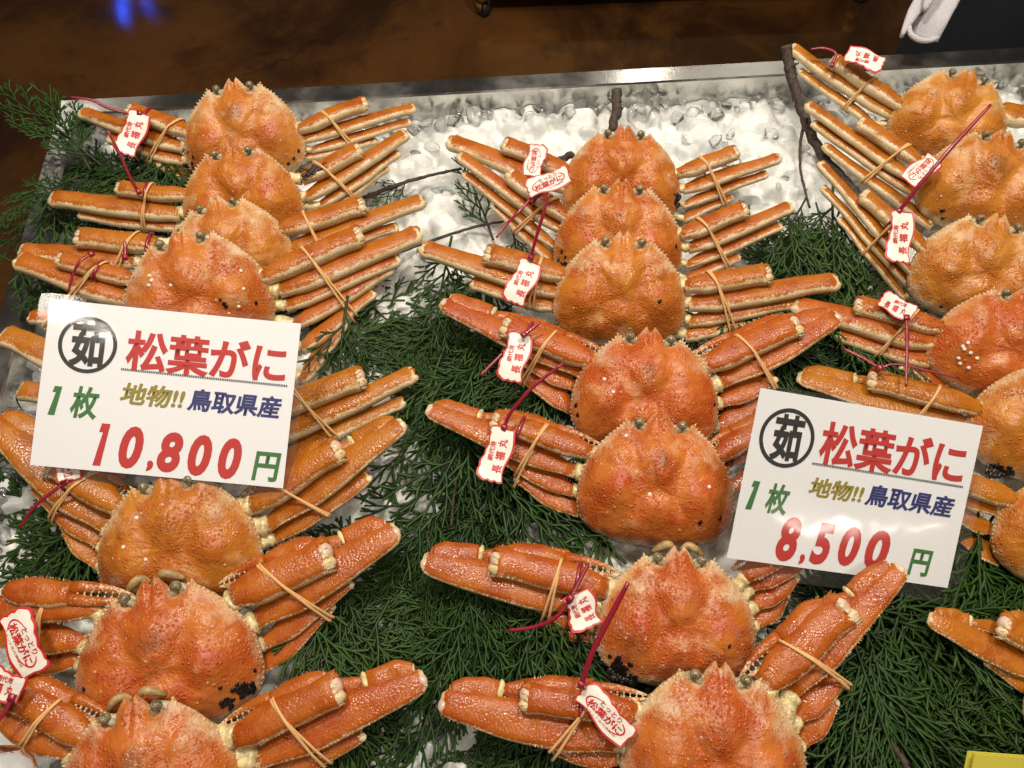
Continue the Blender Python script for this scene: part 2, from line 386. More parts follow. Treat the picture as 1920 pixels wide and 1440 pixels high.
for s in range(22):
    bm = bmesh.new()
    for k in range(random.randint(9, 15)):
        q = Vector((random.gauss(0, 1), random.gauss(0, 1), random.gauss(0, 1))).normalized() * random.uniform(.75, 1.05)
        bm.verts.new((q.x, q.y * random.uniform(.8, 1), q.z * .62))
    r = bmesh.ops.convex_hull(bm, input=bm.verts)
    bmesh.ops.delete(bm, geom=[v for v in bm.verts if not v.link_faces], context='VERTS')
    bmesh.ops.bevel(bm, geom=bm.edges[:], offset=.22, segments=2, affect='EDGES', profile=.6, clamp_overlap=True)
    bm.verts.index_update(); protos.append(([v.co.copy() for v in bm.verts], [[v.index for v in f.verts] for f in bm.faces])); bm.free()
mb = MB(); ICE_DONE = 0
STEP = .0150
nu = int((TL - 2 * FLG) / STEP); nv = int((TW - 2 * FLG) / STEP)
for j in range(nv):
    for i in range(nu):
        u = FLG + .010 + STEP * (i + random.uniform(-.1, .9)); v = FLG + .010 + STEP * (j + random.uniform(-.1, .9))
        if u > TL - FLG - .01 or v > TW - FLG - .01: continue
        q = tp(u, v, 0); x, y = proj(q); e = min(u - FLG, v - FLG)
        if not (-120 < x < 2040 and -50 < y < 1560) or (e > .024 and random.random() < .93): continue
        s = random.uniform(.009, .017); vs, fs = random.choice(protos)
        R = Matrix.Rotation(random.uniform(0, 6.28), 3, 'Z') @ Matrix.Rotation(random.gauss(0, .6), 3, 'X') @ Matrix.Rotation(random.gauss(0, .5), 3, 'Y')
        q.z = ice_z(u, v) + random.uniform(-.006, .003) + (.006 if e < .03 else 0)
        mb.add([q + R @ (a * s) for a in vs], fs, random.random() ** 2 * .25); ICE_DONE += 1
tag(mb.build('crushed_ice', 'ice', smooth=True), kind='stuff', label='clear wet lumps of crushed ice heaped in the steel tray', cat='ice')

# ================================================================== CRABS
OUT = [(0, .436), (.011, .452), (.027, .484), (.046, .464), (.066, .434), (.082, .410), (.092, .384), (.102, .362), (.122, .350), (.152, .352), (.178, .368), (.200, .392), (.222, .408), (.234, .378), (.262, .350),
       (.318, .295), (.375, .222), (.430, .14), (.472, .040), (.494, -.05), (.498, -.14), (.50, -.20), (.485, -.275), (.445, -.35), (.375, -.41), (.285, -.45), (.16, -.475), (0, -.485)]
def outline():
    pts = OUT + [(-x, y) for x, y in OUT[-2:0:-1]]; res = []
    for i in range(len(pts)):
        a = pts[i]; b = pts[(i + 1) % len(pts)]; m_ = max(1, math.ceil(math.hypot(a[0] - b[0], a[1] - b[1]) / .019))
        res += [(a[0] + (b[0] - a[0]) * t / m_, a[1] + (b[1] - a[1]) * t / m_) for t in range(m_)]
    return res
RIM = outline(); NO = len(RIM); YS = .90; YO = .024
SMO = [(sum(RIM[(k + j) % NO][0] * (13 - abs(j)) for j in range(-12, 13)) / 169, sum(RIM[(k + j) % NO][1] * (13 - abs(j)) for j in range(-12, 13)) / 169) for k in range(NO)]
LUMPS = [(0, .19, .11, .11, .016), (0, .05, .085, .08, .020), (.27, -.10, .13, .15, .040), (-.27, -.10, .13, .15, .040), (0, -.21, .085, .09, .028), (.13, -.30, .08, .07, .012), (-.13, -.30, .08, .07, .012),
         (.27, .17, .07, .07, .014), (-.27, .17, .07, .07, .014), (.115, .02, .035, .10, -.020), (-.115, .02, .035, .10, -.020), (.13, -.13, .03, .10, -.016), (-.13, -.13, .03, .10, -.016), (0, -.085, .09, .028, -.012),
         (.17, .14, .035, .09, -.012), (-.17, .14, .035, .09, -.012), (.07, .27, .04, .07, .004), (-.07, .27, .04, .07, .004), (.15, .33, .04, .04, -.006), (-.15, .33, .04, .04, -.006), (0, .33, .022, .09, -.006)]
def dome(x, y, r, seed):
    h = .152 * (1 - r ** 2.6) ** .66 * (1 - .40 * sst(.10, .44, y))
    f = sst(0, .16, 1 - r)
    for a, b, sa, sb, am in LUMPS: h += 1.45 * am * f * math.exp(-((x - a) / sa) ** 2 - ((y - b) / sb) ** 2)
    q = Vector((x * 7, y * 7, seed * 3.1)); h += f * (.010 * noise.noise(q) + .006 * noise.noise(q * 2.7) + .0035 * noise.noise(q * 6))
    return h
CY = -.04
def local_r(x, y):
    a = math.atan2(y - CY, x); best = None
    for k in range(NO):
        d = abs((math.atan2(RIM[k][1] - CY, RIM[k][0]) - a + PI) % (2 * PI) - PI)
        if best is None or d < best[0]: best = (d, k)
    bx, by = RIM[best[1]]; return min(.98, math.hypot(x, y - CY) / math.hypot(bx, by - CY))

class Crab: pass
CRABS = {}
ROWN = {'L': 'left', 'M': 'middle', 'R': 'right'}
def leg_seg(mb, teeth, p0, p1, n, rear, wv, th, kind, cream, ring=14, N=15, bow=0.0):
    d = (p1 - p0); ln = d.length; dd = d.normalized()
    side = (rear - dd * rear.dot(dd)); side.normalize(); nn = side.cross(dd)
    if nn.dot(n) < 0: nn = -nn
    def prof(t):
        if kind == 'arm': return (.62 + .38 * sst(0, .28, t)) * (1 - .03 * sst(.6, .9, t)) * (1 + .10 * sst(.88, .97, t)) * (1 - .25 * sst(.975, 1, t))
        if kind == 'thin': return (.60 + .40 * sst(0, .2, t)) * (1 - .22 * sst(.35, .95, t)) * (1 + .10 * sst(.90, .97, t)) * (1 - .22 * sst(.975, 1, t))
        if kind == 'fold': return (.62 + .38 * sst(0, .35, t)) * (1 - .18 * sst(.6, 1, t)) * (1 - .35 * (1 - sst(0, .04, t)))
        return (.48 + .52 * sst(0, .33, t)) * (1 - .30 * sst(.45, 1.0, t)) * (1 - .45 * sst(.95, 1, t))
    cs = []; ws = []; ts = []
    for i in range(N):
        t = i / (N - 1); t = 1 - (1 - t) ** 1.25
        c = p0.lerp(p1, t) + nn * (bow * math.sin(PI * t)) + side * (.0022 * noise.noise(p0 * 31 + Vector((t * 3, 0, 0)))) + nn * (.0016 * noise.noise(p0 * 47 + Vector((t * 3, 5, 0))))
        cs.append(c); ws.append(wv * .5 * prof(t)); ts.append(th * .5 * (prof(t) * .6 + .4 * (1 - .5 * sst(.93, 1, t))))
    def tfn(t, ca, sa):
        t = 1 - (1 - t) ** 1.25
        k = sst(*((.62 - .45 * cream, 1.05 - .30 * cream) if kind not in ('thin',) and th < wv * .7 else (.20 - .45 * cream, 1.14 - .42 * cream)), ca * .95 - sa * .30) * .95
        if sa < -.3: k = max(k, .85)
        k = max(k, .95 * sst(.955, .985, t)) if kind != 'fold' else k
        k = max(k, .55 * (1 - sst(.0, .10, t)))
        return k
    tube(mb, cs, [side] * N, [nn] * N, ws, ts, ring, .72, tfn=tfn)
    if teeth:
        m_ = int(ln / teeth)
        for q in range(1, m_):
            t = (q + random.uniform(-.3, .3)) / m_; c = p0.lerp(p1, t) + nn * (bow * math.sin(PI * t)); hw = wv * .5 * prof(t)
            for s in (1, -1):
                cone(mb, c + side * (s * hw * .92) + nn * (th * .2), side * s + nn * random.uniform(.1, .7), .0008, .0016 * random.uniform(.6, 1.5), random.choice((.3, .5, .6)))
            if kind == 'arm':
                cone(mb, c + side * random.uniform(-.7, .7) * hw + nn * (th * .44), nn, .0010, .0016, .2)
    return side, nn, dd, ln
def loop_hull(pts2):
    pts = sorted(set(pts2)); 
    def half(ps):
        h = []
        for p in ps:
            while len(h) > 1 and (h[-1][0] - h[-2][0]) * (p[1] - h[-2][1]) - (h[-1][1] - h[-2][1]) * (p[0] - h[-2][0]) <= 0: h.pop()
            h.append(p)
        return h[:-1]
    return half(pts) + half(pts[::-1])
def band_loop(legs, A, pn, off=.0012):
    """closed loop round the legs (p0,p1,side,nn,w,th) cut by the plane A,pn"""
    e1 = pn.orthogonal().normalized(); e2 = pn.cross(e1); pts = []
    for (p0, p1, side, nn, w_, th) in legs:
        d = p1 - p0; k = d.dot(pn)
        if abs(k) < 1e-6: continue
        t = (A - p0).dot(pn) / k
        if not (-.05 < t < 1.02): continue
        c0 = p0 + d * t
        for a in range(16):
            ca, sa = sgnp(math.cos(a * PI / 8), .72), sgnp(math.sin(a * PI / 8), .72)
            q = c0 + side * (ca * (w_ * .5 + off)) + nn * (sa * (th * .5 + off))
            q = q + d * ((A - q).dot(pn) / k); r = q - A; pts.append((round(r.dot(e1), 5), round(r.dot(e2), 5)))
    if len(pts) < 4: return None
    hl = loop_hull(pts); res = []
    P = [A + e1 * a + e2 * b for a, b in hl]
    for i in range(len(P)):
        a, b = P[i], P[(i + 1) % len(P)]; m_ = max(1, int((a - b).length / .008)); res += [a.lerp(b, k / m_) for k in range(m_)]
    return res

def make_crab(key, spec):
    c = Crab(); c.key = key; CRABS[key] = c
    cx, cy = spec['c']; W = spec['W']; tilt = math.radians(spec.get('tilt', 30)); rot = math.radians(spec.get('rot', 0)); zc = spec.get('z', .055)
    seed = sum(ord(k) * (i + 3) for i, k in enumerate(key)) % 97
    random.seed(seed)
    C = at(cx, cy, zc); P1 = at(cx + math.sin(rot) * 60, cy - math.cos(rot) * 60, zc)
    fh = (P1 - C).normalized(); rt = Vector((fh.y, -fh.x, 0)); fw = fh * math.cos(tilt) + Z * math.sin(tilt); n = -fh * math.sin(tilt) + Z * math.cos(tilt)
    lean = math.radians(spec.get('lean', 0))
    if lean: Rm = Matrix.Rotation(lean, 3, fw); rt = Rm @ rt; n = Rm @ n
    Wm = W * depth(C) / F; c.C, c.rt, c.fw, c.n, c.W = C, rt, fw, n, Wm
    lt = tilt * spec.get('lt', .55); c.ln = -fh * math.sin(lt) + Z * math.cos(lt); c.fh = fh; c.cream = spec.get('cream', .5)
    hue = .5 + spec.get('hue', 0) * .8 + .003 + random.uniform(-.008, .007); c.hue = hue
    root = empty('snow_crab', C, spec['label'], 'crab', 'boiled snow crabs laid in rows on the ice'); c.root = root
    def L2W(x, y, z): return C + rt * (x * Wm) + fw * ((y * YS + YO) * Wm) + n * (z * Wm)
    c.L2W = L2W; c.seed = seed
    redk = spec.get('red', random.uniform(.3, 1.15)); palek = random.uniform(0, .20); brnk = spec.get('brown', random.uniform(.3, 1.0))
    # carapace
    mb = MB(); rs = [0, .10, .2, .3, .4, .5, .58, .66, .73, .79, .84, .885, .92, .95, .972, .988, 1.0]; vs = []; tn = []; mk = []
    for r in rs:
        for _k, (bx, by) in enumerate(RIM):
            # towards the centre the teeth melt into a smooth oval
            kx = sst(.72, .97, r); sx, sy = SMO[_k]; bx = sx + (bx - sx) * kx; by = sy + (by - sy) * kx; x = bx * r; y = CY + (by - CY) * r
            vs.append(L2W(x, y, dome(x, y, r, seed)))
            edge = sst(.86, 1.0, r) * .34; fr = sst(.30, .40, y) * .16 * sst(.1, .2, abs(x)); rear = sst(-.34, -.47, y) * .20
            hep = .30 * math.exp(-((abs(x) - .30) / .10) ** 2 - ((y - .19) / .09) ** 2) + .2 * math.exp(-((abs(x) - .18) / .05) ** 2 - ((y - .30) / .06) ** 2)
            red = .7 * math.exp(-((abs(x) - .24) / .13) ** 2 - ((y + .02) / .13) ** 2) + .5 * math.exp(-((abs(x) - .1) / .12) ** 2 - ((y + .27) / .09) ** 2)
            brn = .75 * math.exp(-(x / .12) ** 2 - ((y - .14) / .13) ** 2) + .8 * sst(-.30, -.44, y) + .6 * math.exp(-((abs(x) - .125) / .03) ** 2 - ((y - .0) / .10) ** 2)
            mk.append(red * redk - brn * brnk)
            tn.append(.06 + palek + edge + fr + rear + hep)
    fs = []
    for i in range(len(rs) - 1):
        for k in range(NO): fs.append((i * NO + k, (i + 1) * NO + k, (i + 1) * NO + (k + 1) % NO, i * NO + (k + 1) % NO))
    base = len(vs); m_ = len(rs) - 1
    for (sc, dz, tt) in ((1.012, -.012, .7), (.995, -.035, .55), (.96, -.07, .62), (.86, -.125, .8), (.6, -.17, .9), (.05, -.19, .9)):
        for (bx, by) in RIM:
            yy = CY + (by - CY) * sc
            if yy > .3: yy = .3 + (yy - .3) * (1 + dz * 2.2)
            vs.append(L2W(bx * sc, yy, dz)); tn.append(tt)
        j = len(vs) // NO - 1
        for k in range(NO): fs.append(((j - 1) * NO + k, j * NO + k, j * NO + (k + 1) % NO, (j - 1) * NO + (k + 1) % NO))
    mb.add(vs, fs, tn)
    # marginal spines and warts
    for k in range(NO):
        bx, by = RIM[k]
        if by < -.36 or abs(bx) < .09 or k % 2: continue
        o = Vector((bx, by - CY)).normalized(); s = random.uniform(.7, 1.3) * (1.25 if by > .0 else .8)
        d = rt * o.x + fw * o.y + n * .45
        cone(mb, L2W(bx * .995, CY + (by - CY) * .995, .004), d, .0080 * Wm, .0135 * Wm * s, .8)
    for k in range(46):
        x, y = random.uniform(-.42, .42), random.uniform(-.36, .36)
        r = local_r(x, y)
        if r > .93: continue
        s = random.uniform(.006, .012)
        cone(mb, L2W(x, y, dome(x, y, r, seed) - .003), n, s * Wm, s * Wm * .95, random.choice((.15, .15, .5)), 6)
    car = mb.build('carapace', 'shell', root, hue=hue, mark=mk)
    # eyes
    for s in (1, -1):
        mb = MB(); e = L2W(s * .138, .398, .028); r = .033 * Wm
        ball(mb, e, rt * r, fw * (r * .9), n * r); eo = mb.build('eye', 'eye', car)
        mb = MB(); path_tube(mb, [L2W(s * .100, .335, .0), L2W(s * .118, .370, .014), L2W(s * .134, .392, .026)], .024 * Wm, 8, taper=[1, .9, .85]); mb.build('eyestalk', 'stalk', car)
        mb = MB()
        tube(mb, [L2W(s * .07, .36, -.04), L2W(s * .14, .375, -.020), L2W(s * .20, .36, -.04)], [fw] * 3, [n] * 3, [.02 * Wm, .035 * Wm, .02 * Wm], [.02 * Wm] * 3, 8); mb.build('eye_socket', 'stalk', car)
    if spec.get('mouth'):
        for s in (1, -1):
            mb = MB(); pts = [L2W(s * .02, .45, -.07), L2W(s * .06, .485, -.045), L2W(s * .11, .465, -.045), L2W(s * .16, .42, -.08)]
            pp = spline(pts, 4); path_tube(mb, pp, .026 * Wm, 8, flat=.024 * Wm, up=n, taper=[.5 + .5 * math.sin(PI * i / (len(pp) - 1)) for i in range(len(pp))]); mb.build('mouthpart', 'mouth', root)
    # egg spots and barnacles, found on the shell by looking from the lens and set on the surface
    def surf(px, py):
        q = onplane(px, py, C, n)
        for _ in range(4):
            x = (q - C).dot(rt) / Wm; y = ((q - C).dot(fw) / Wm - YO) / YS; r = local_r(x, y); z = dome(x, y, r, seed)
            q = onplane(px, py, C + n * (z * Wm), n)
        e = .01; nx = (dome(x + e, y, local_r(x + e, y), seed) - z) / e; ny = (dome(x, y + e, local_r(x, y + e), seed) - z) / e
        nn = (n - rt * max(-2, min(2, nx)) - fw * max(-2, min(2, ny))).normalized(); return q, nn
    c.surf = surf
    for (px, py) in spec.get('spots', ()):
        q, nn = surf(px, py); mb = MB(); s = nn.orthogonal().normalized(); r = .0023 * random.uniform(.8, 1.15)
        ball(mb, q, s * r * 1.15, nn.cross(s) * r * .9, nn * .0009, 10, 6); mb.build('leech_egg', 'egg', car)
    for (px, py, rw, rh, k) in spec.get('patch', ()):
        mb = MB()
        for _ in range(int(k * 1.8)):
            q, nn = surf(px + random.gauss(0, rw * .85), py + random.gauss(0, rh)); s = nn.orthogonal().normalized(); r = random.uniform(.0012, .0030)
            ball(mb, q, s * r * random.uniform(1, 1.8), nn.cross(s) * r, nn * .0008, 8, 5)
        mb.build('leech_egg_patch', 'egg', car)
    for (px, py) in spec.get('barn', ()):
        q, nn = surf(px, py); mb = MB(); s = nn.orthogonal().normalized(); r = .0021
        ball(mb, q, s * r, nn.cross(s) * r, nn * .0014, 10, 6); mb.build('barnacle', 'barn', car)
    # legs
    c.legs = {}
    back = -fh
    for sd in ('L', 'R'):
        lst = []; sg = -1 if sd == 'L' else 1
        for li, lg in enumerate(spec.get(sd, ())):
            typ, bx, by, tx, ty, wpx = lg[:6]; opt = lg[6] if len(lg) > 6 else {}
            off = {'arm': .002, 'leg': -.007, 'leg2': -.015, 'leg3': -.021, 'leg4': -.026, 'leg5': -.030, 'claw': .006}[typ] + opt.get('dz', 0)
            P = C + c.ln * off
            p0 = onplane(bx, by, P, c.ln); p1 = onplane(tx, ty, P, c.ln)
            zmin = .012
            if p1.z < zmin: p1 = at(tx, ty, zmin)
            if p0.z < zmin: p0 = at(bx, by, zmin)
            if 'z1' in opt: p1 = at(tx, ty, opt['z1'])
            wm = wpx * depth(p0.lerp(p1, .5)) / F; big = spec.get('big', 0); th = wm * ((.62 if big else .72) if typ == 'arm' else (.33 if big else .58)); th = min(th, .024)
            if typ == 'claw':
                build_claw(c, root, p0, p1, wm, back); continue
            mb = MB(); kind = 'arm' if typ == 'arm' else ('flat' if big else 'thin')
            side, nn, dd, ln = leg_seg(mb, .0030 if (typ == 'arm' or big) else 0, p0, p1, c.ln, back, wm, th, kind, c.cream)
            nm = 'claw_arm' if typ == 'arm' else 'leg'
            lo = mb.build(nm, 'leg', root, hue=hue + random.uniform(-.004, .002))
            lst.append((p0, p1, side, nn, wm, th))
            # cream skin joint towards the body
            mb = MB(); tgt = L2W(sg * .30, .12 - .13 * li, -.085); q = p0 + (tgt - p0) * min(1, .30 * Wm / max(1e-5, (tgt - p0).length))
            q = p0.lerp(tgt, .8) if (tgt - p0).length < .05 else p0 + (tgt - p0).normalized() * .042
            ax = (q - p0); aa = ax.normalized(); s2 = (side - aa * side.dot(aa)).normalized(); n2 = s2.cross(aa); NN = 13
            rr = [wm * .5 * (.62 + .06 * math.sin(i * 1.2 + li) + .10 * (i / 12)) for i in range(NN)]; rr[0] *= .5
            tube(mb, [p0 + dd * .003 + (q - p0 - dd * .003) * (i / (NN - 1)) for i in range(NN)], [s2] * NN, [n2] * NN, rr, [x * .8 for x in rr], 12, .85)
            for _ in range(3 if big else 0):
                t = random.random(); cone(mb, p0.lerp(q, t) + s2 * random.uniform(-.8, .8) * wm * .3 + c.ln * wm * .22, c.ln, .0013, .0025, 0)
            mb.build('leg_joint', 'joint', lo)
            if typ == 'arm':          # white knuckle with a toothed collar at the elbow
                mb = MB(); r = wm * .34; e = p1 + nn * (th * .10) - side * (wm * .06)
                ball(mb, e, dd * r * .62, side * r * .82, nn * r * .80, 14, 9, jit=.05); mb.build('knuckle', 'knuckle', lo)
                mb = MB()
                for k in range(11):
                    a = -.3 + (PI * 1.25) * k / 10; v = side * math.cos(a) * wm * .47 + nn * math.sin(a) * th * .47
                    cone(mb, p1 - dd * .002 + v * .95, dd + v.normalized() * .35, wm * .085, wm * random.uniform(.14, .26), .9 if math.cos(a) > -.2 else .3, 5)
                for (k, a) in ((1, 1.35), (-1, 1.3)):   # the two lobes of the elbow
                    ball(mb, p1 + side * (k * wm * .27) - dd * wm * .05 + nn * th * .12, dd * wm * .26, side * wm * .2, nn * th * .33, 10, 7, .8 if k > 0 else .25)
                mb.build('elbow_rim', 'leg', lo, hue=hue)
                cl = opt.get('claw', spec.get('claw', 0))
                if cl:                # the claw folded back along the arm
                    o = -side * (wm * (cl + .12)) - nn * (th * .10)
                    build_claw(c, lo, p1 - dd * (wm * .12) + o * .75, p0.lerp(p1, -.10) + o * 1.1, wm * .80, back, knob=True)
            elif big and typ in ('leg', ):      # carpus and lower leg folded back behind the thigh
                fl = opt.get('fold', .50)
                if fl:
                    mb = MB(); o = -side * (wm * .66) - nn * (th * .06)
                    a = p1 - dd * (wm * .16) - side * (wm * .30); b = p1 - dd * (ln * fl) + o * 1.15
                    leg_seg(mb, 0, a, a.lerp(b, .58), c.ln, back, wm * .62, th * .8, 'fold', .3); lo2 = mb.build('carpus', 'leg', lo, hue=hue)
                    mb = MB(); leg_seg(mb, 0, a.lerp(b, .61), a.lerp(b, 1.7), c.ln, back, wm * .50, th * .7, 'fold', .3); mb.build('lower_leg', 'leg', lo, hue=hue)
                    mb = MB(); e = a.lerp(b, .60); ball(mb, e, dd * .0035, side * wm * .26, nn * th * .36, 10, 7, jit=.15); mb.build('knee_skin', 'joint', lo)
                mb = MB(); ball(mb, p1 + side * wm * .04 - dd * .003, dd * wm * .13, side * wm * .17, nn * th * .36, 10, 7); mb.build('knuckle', 'knuckle', lo)
            else:                     # blunt end of the folded leg
                mb = MB()
                for k in (1, -1): ball(mb, p1 + side * (k * wm * .17) - dd * wm * .10, dd * wm * .20, side * wm * .17, nn * th * .34, 10, 7, .85 if k > 0 else .35)
                mb.build('knuckle', 'leg', lo, hue=hue)
        c.legs[sd] = lst
    return c
def build_claw(c, parent, p0, p1, wm, back, knob=False):
    """palm from p0, fingers reaching p1"""
    d = (p1 - p0).normalized(); mb = MB(); mid = p0.lerp(p1, .52)
    side, nn, dd, ln = leg_seg(mb, .0030, p0, mid, c.ln, back, wm, wm * .7, 'fold', .15)
    o = mb.build('claw', 'leg', parent, hue=c.hue)
    for s in (1, -1):
        mb = MB(); a = mid + side * (s * wm * .20); b = p1 + side * (s * wm * .05); N = 10; cs = []; ws = []
        for i in range(N):
            t = i / (N - 1); cs.append(a.lerp(b, t) + side * (s * wm * .10 * math.sin(PI * t))); ws.append(wm * .24 * (1 - .85 * t ** 1.3))
        tube(mb, cs, [side] * N, [nn] * N, ws, ws, 10, .9, tfn=lambda t, ca, sa: .25 + .3 * t)
        for i in range(1, N - 1): cone(mb, cs[i] - side * (s * ws[i] * .9) + nn * ws[i] * .4, -side * s + nn * .3, .0012, .0024, .9)
        mb.build('pincer', 'leg', o, hue=c.hue)

A_, G_, G2, G3, G4, G5 = 'arm', 'leg', 'leg2', 'leg3', 'leg4', 'leg5'
SPEC = {}
SPEC['L1'] = dict(c=(455, 252), W=222, tilt=38, z=.052, cream=.62, hue=.004, label='snow crab with rows of black egg spots, at the far left corner of the tray',
    L=[(A_, 360, 250, 245, 208, 36), (G_, 345, 277, 152, 212, 36), (G2, 345, 303, 205, 258, 34), (G3, 360, 340, 255, 278, 32)],
    R=[(A_, 560, 243, 684, 194, 32), (G_, 563, 263, 778, 202, 28), (G2, 583, 283, 770, 228, 23), (G3, 570, 297, 705, 264, 22)],
    spots=[(352, 285), (362, 294), (360, 306), (362, 314), (364, 322), (376, 326), (560, 283), (551, 297), (541, 307)])
SPEC['L2'] = dict(c=(452, 372), W=222, tilt=38, z=.054, cream=.5, hue=.003, label='bright orange snow crab second from the far rim in the left row',
    L=[(A_, 360, 369, 224, 353, 32), (G_, 340, 402, 97, 372, 46), (G2, 335, 426, 150, 402, 32)],
    R=[(A_, 565, 337, 672, 282, 36), (G_, 573, 372, 763, 252, 36), (G2, 600, 387, 748, 287, 26), (G3, 605, 402, 726, 313, 24)])
SPEC['L3'] = dict(c=(432, 468), W=222, tilt=36, rot=-10, z=.058, cream=.45, hue=.006, label='yellowish orange snow crab leaning to the left, squeezed third in the left row',
    L=[(A_, 300, 460, 150, 446, 42), (G_, 255, 492, 40, 470, 44)],
    R=[(A_, 523, 432, 678, 386, 40), (G_, 540, 470, 794, 376, 42), (G2, 560, 487, 745, 425, 28)])
SPEC['L4'] = dict(c=(368, 552), W=272, tilt=33, rot=-6, z=.062, cream=.45, hue=-.006, claw=0, label='reddish brown snow crab with white barnacle specks, above the 10,800 price sign',
    L=[(A_, 262, 530, 115, 486, 36, {'claw': 0}), (G_, 240, 562, 34, 487, 52, {}), (G2, 190, 610, 56, 594, 36)],
    R=[(A_, 490, 522, 672, 441, 46, {'claw': 0}), (G_, 523, 547, 786, 436, 50), (G2, 535, 575, 748, 484, 38), (G3, 550, 610, 735, 502, 36), (G4, 565, 655, 700, 548, 34), (G5, 566, 715, 655, 590, 32)],
    spots=[(413, 562), (420, 570), (424, 575), (480, 568)], barn=[(280, 517), (284, 526), (279, 535), (320, 535), (452, 508), (457, 542), (448, 575)])
SPEC['L5'] = dict(c=(325, 770), W=282, tilt=30, z=.050, cream=.5, label='snow crab beneath the 10,800 price sign, only its legs showing on both sides',
    L=[(G_, 165, 700, 7, 628, 58), (G2, 190, 760, 40, 730, 50)],
    R=[(A_, 470, 785, 676, 708, 50), (G_, 480, 835, 778, 702, 48), (G2, 500, 865, 757, 752, 34)])
SPEC['L6'] = dict(c=(333, 1018), W=300, tilt=28, rot=1, z=.058, big=1, claw=.35, cream=.35, hue=-.004, label='broad brownish orange snow crab just below the lower edge of the 10,800 price sign',
    L=[(A_, 225, 952, 108, 872, 56), (G_, 205, 988, -22, 785, 74), (G2, 190, 1022, 70, 905, 54), (G3, 185, 1062, 110, 955, 44)],
    R=[(A_, 470, 950, 632, 843, 56), (G_, 500, 988, 757, 792, 62), (G2, 512, 1012, 690, 890, 50)],
    barn=[(256, 971), (231, 1026), (274, 1049)])
SPEC['L7'] = dict(c=(312, 1238), W=342, tilt=24, rot=-3, z=.058, big=1, claw=.35, cream=.3, hue=-.008, mouth=1, label='large snow crab at lower left with a black burnt patch on its right rear edge',
    L=[('claw', 10, 1108, 250, 1118, 56), (A_, 190, 1140, -25, 1146, 52, {'claw': 0}), (G_, 160, 1205, -30, 1188, 58, {'fold': 0}), (G2, 150, 1238, 20, 1250, 46)],
    R=[(A_, 437, 1122, 612, 1040, 72), (G_, 478, 1165, 745, 992, 76), (G2, 492, 1208, 655, 1088, 52), (G3, 488, 1258, 620, 1130, 50)],
    spots=[(478, 1257), (413, 1290), (157, 1293)], patch=[(458, 1292, 11, 5, 24), (430, 1318, 7, 5, 8)], barn=[])
SPEC['L8'] = dict(c=(275, 1462), W=342, tilt=24, rot=-2, z=.066, big=1, claw=.35, cream=.3, hue=-.010, mouth=1, label='snow crab cut off by the bottom edge of the photo, nearest in the left row',
    L=[(A_, 172, 1385, 22, 1297, 62, {'claw': .45}), (G_, 140, 1412, -25, 1312, 72, {'fold': 0})],
    R=[(A_, 440, 1385, 632, 1290, 66), (G_, 478, 1425, 797, 1270, 76), (G2, 495, 1460, 680, 1372, 52)])
SPEC['M1'] = dict(c=(1165, 338), W=220, tilt=38, z=.052, cream=.55, hue=.004, label='snow crab with its face against the bare ice, farthest in the middle row',
    L=[(A_, 1072, 325, 948, 272, 36), (G_, 1062, 352, 842, 265, 44)],
    R=[(A_, 1270, 328, 1378, 286, 32), (G_, 1280, 357, 1461, 295, 30), (G2, 1280, 386, 1437, 325, 23), (G3, 1280, 412, 1372, 368, 20)],
    patch=[(1270, 375, 2, 5, 10)])
SPEC['M2'] = dict(c=(1160, 446), W=238, tilt=38, z=.055, cream=.62, hue=.006, label='yellow orange snow crab, second in the middle row, its left legs fanned steeply up',
    L=[(A_, 1068, 412, 957, 328, 36), (G_, 1055, 434, 862, 290, 32), (G2, 1045, 466, 870, 325, 24), (G3, 1042, 492, 925, 385, 24)],
    R=[(A_, 1275, 442, 1394, 393, 36), (G_, 1290, 467, 1484, 389, 35), (G2, 1285, 497, 1465, 424, 26), (G3, 1283, 526, 1385, 480, 24)],
    spots=[(1053, 472), (1047, 488), (1053, 495), (1060, 494), (1060, 482), (1268, 462)])
SPEC['M3'] = dict(c=(1163, 548), W=247, tilt=36, z=.060, cream=.45, hue=.005, label='plump orange snow crab third in the middle row, legs spread almost level',
    L=[(A_, 1065, 518, 916, 477, 44), (G_, 1050, 548, 791, 464, 46), (G2, 1045, 575, 885, 530, 38)],
    R=[(A_, 1283, 537, 1438, 514, 42), (G_, 1290, 570, 1570, 528, 48), (G2, 1290, 602, 1500, 566, 36), (G3, 1283, 630, 1395, 602, 36)],
    spots=[(1237, 565)])
SPEC['M4'] = dict(c=(1210, 738), W=274, tilt=27, rot=2, z=.060, big=1, claw=.35, cream=.35, hue=-.008, label='dark red snow crab in the centre of the photo, fourth in the middle row',
    L=[(A_, 1120, 680, 950, 612, 50), (G_, 1098, 702, 828, 565, 52), (G2, 1082, 728, 950, 650, 44), (G3, 1075, 768, 975, 692, 48)],
    R=[(A_, 1318, 685, 1488, 610, 54), (G_, 1347, 718, 1573, 592, 60), (G2, 1350, 756, 1450, 705, 48), (G3, 1345, 802, 1430, 745, 46)],
    spots=[(1080, 760), (1083, 778), (1340, 758), (1322, 828)], barn=[(1133, 711), (1150, 735)])
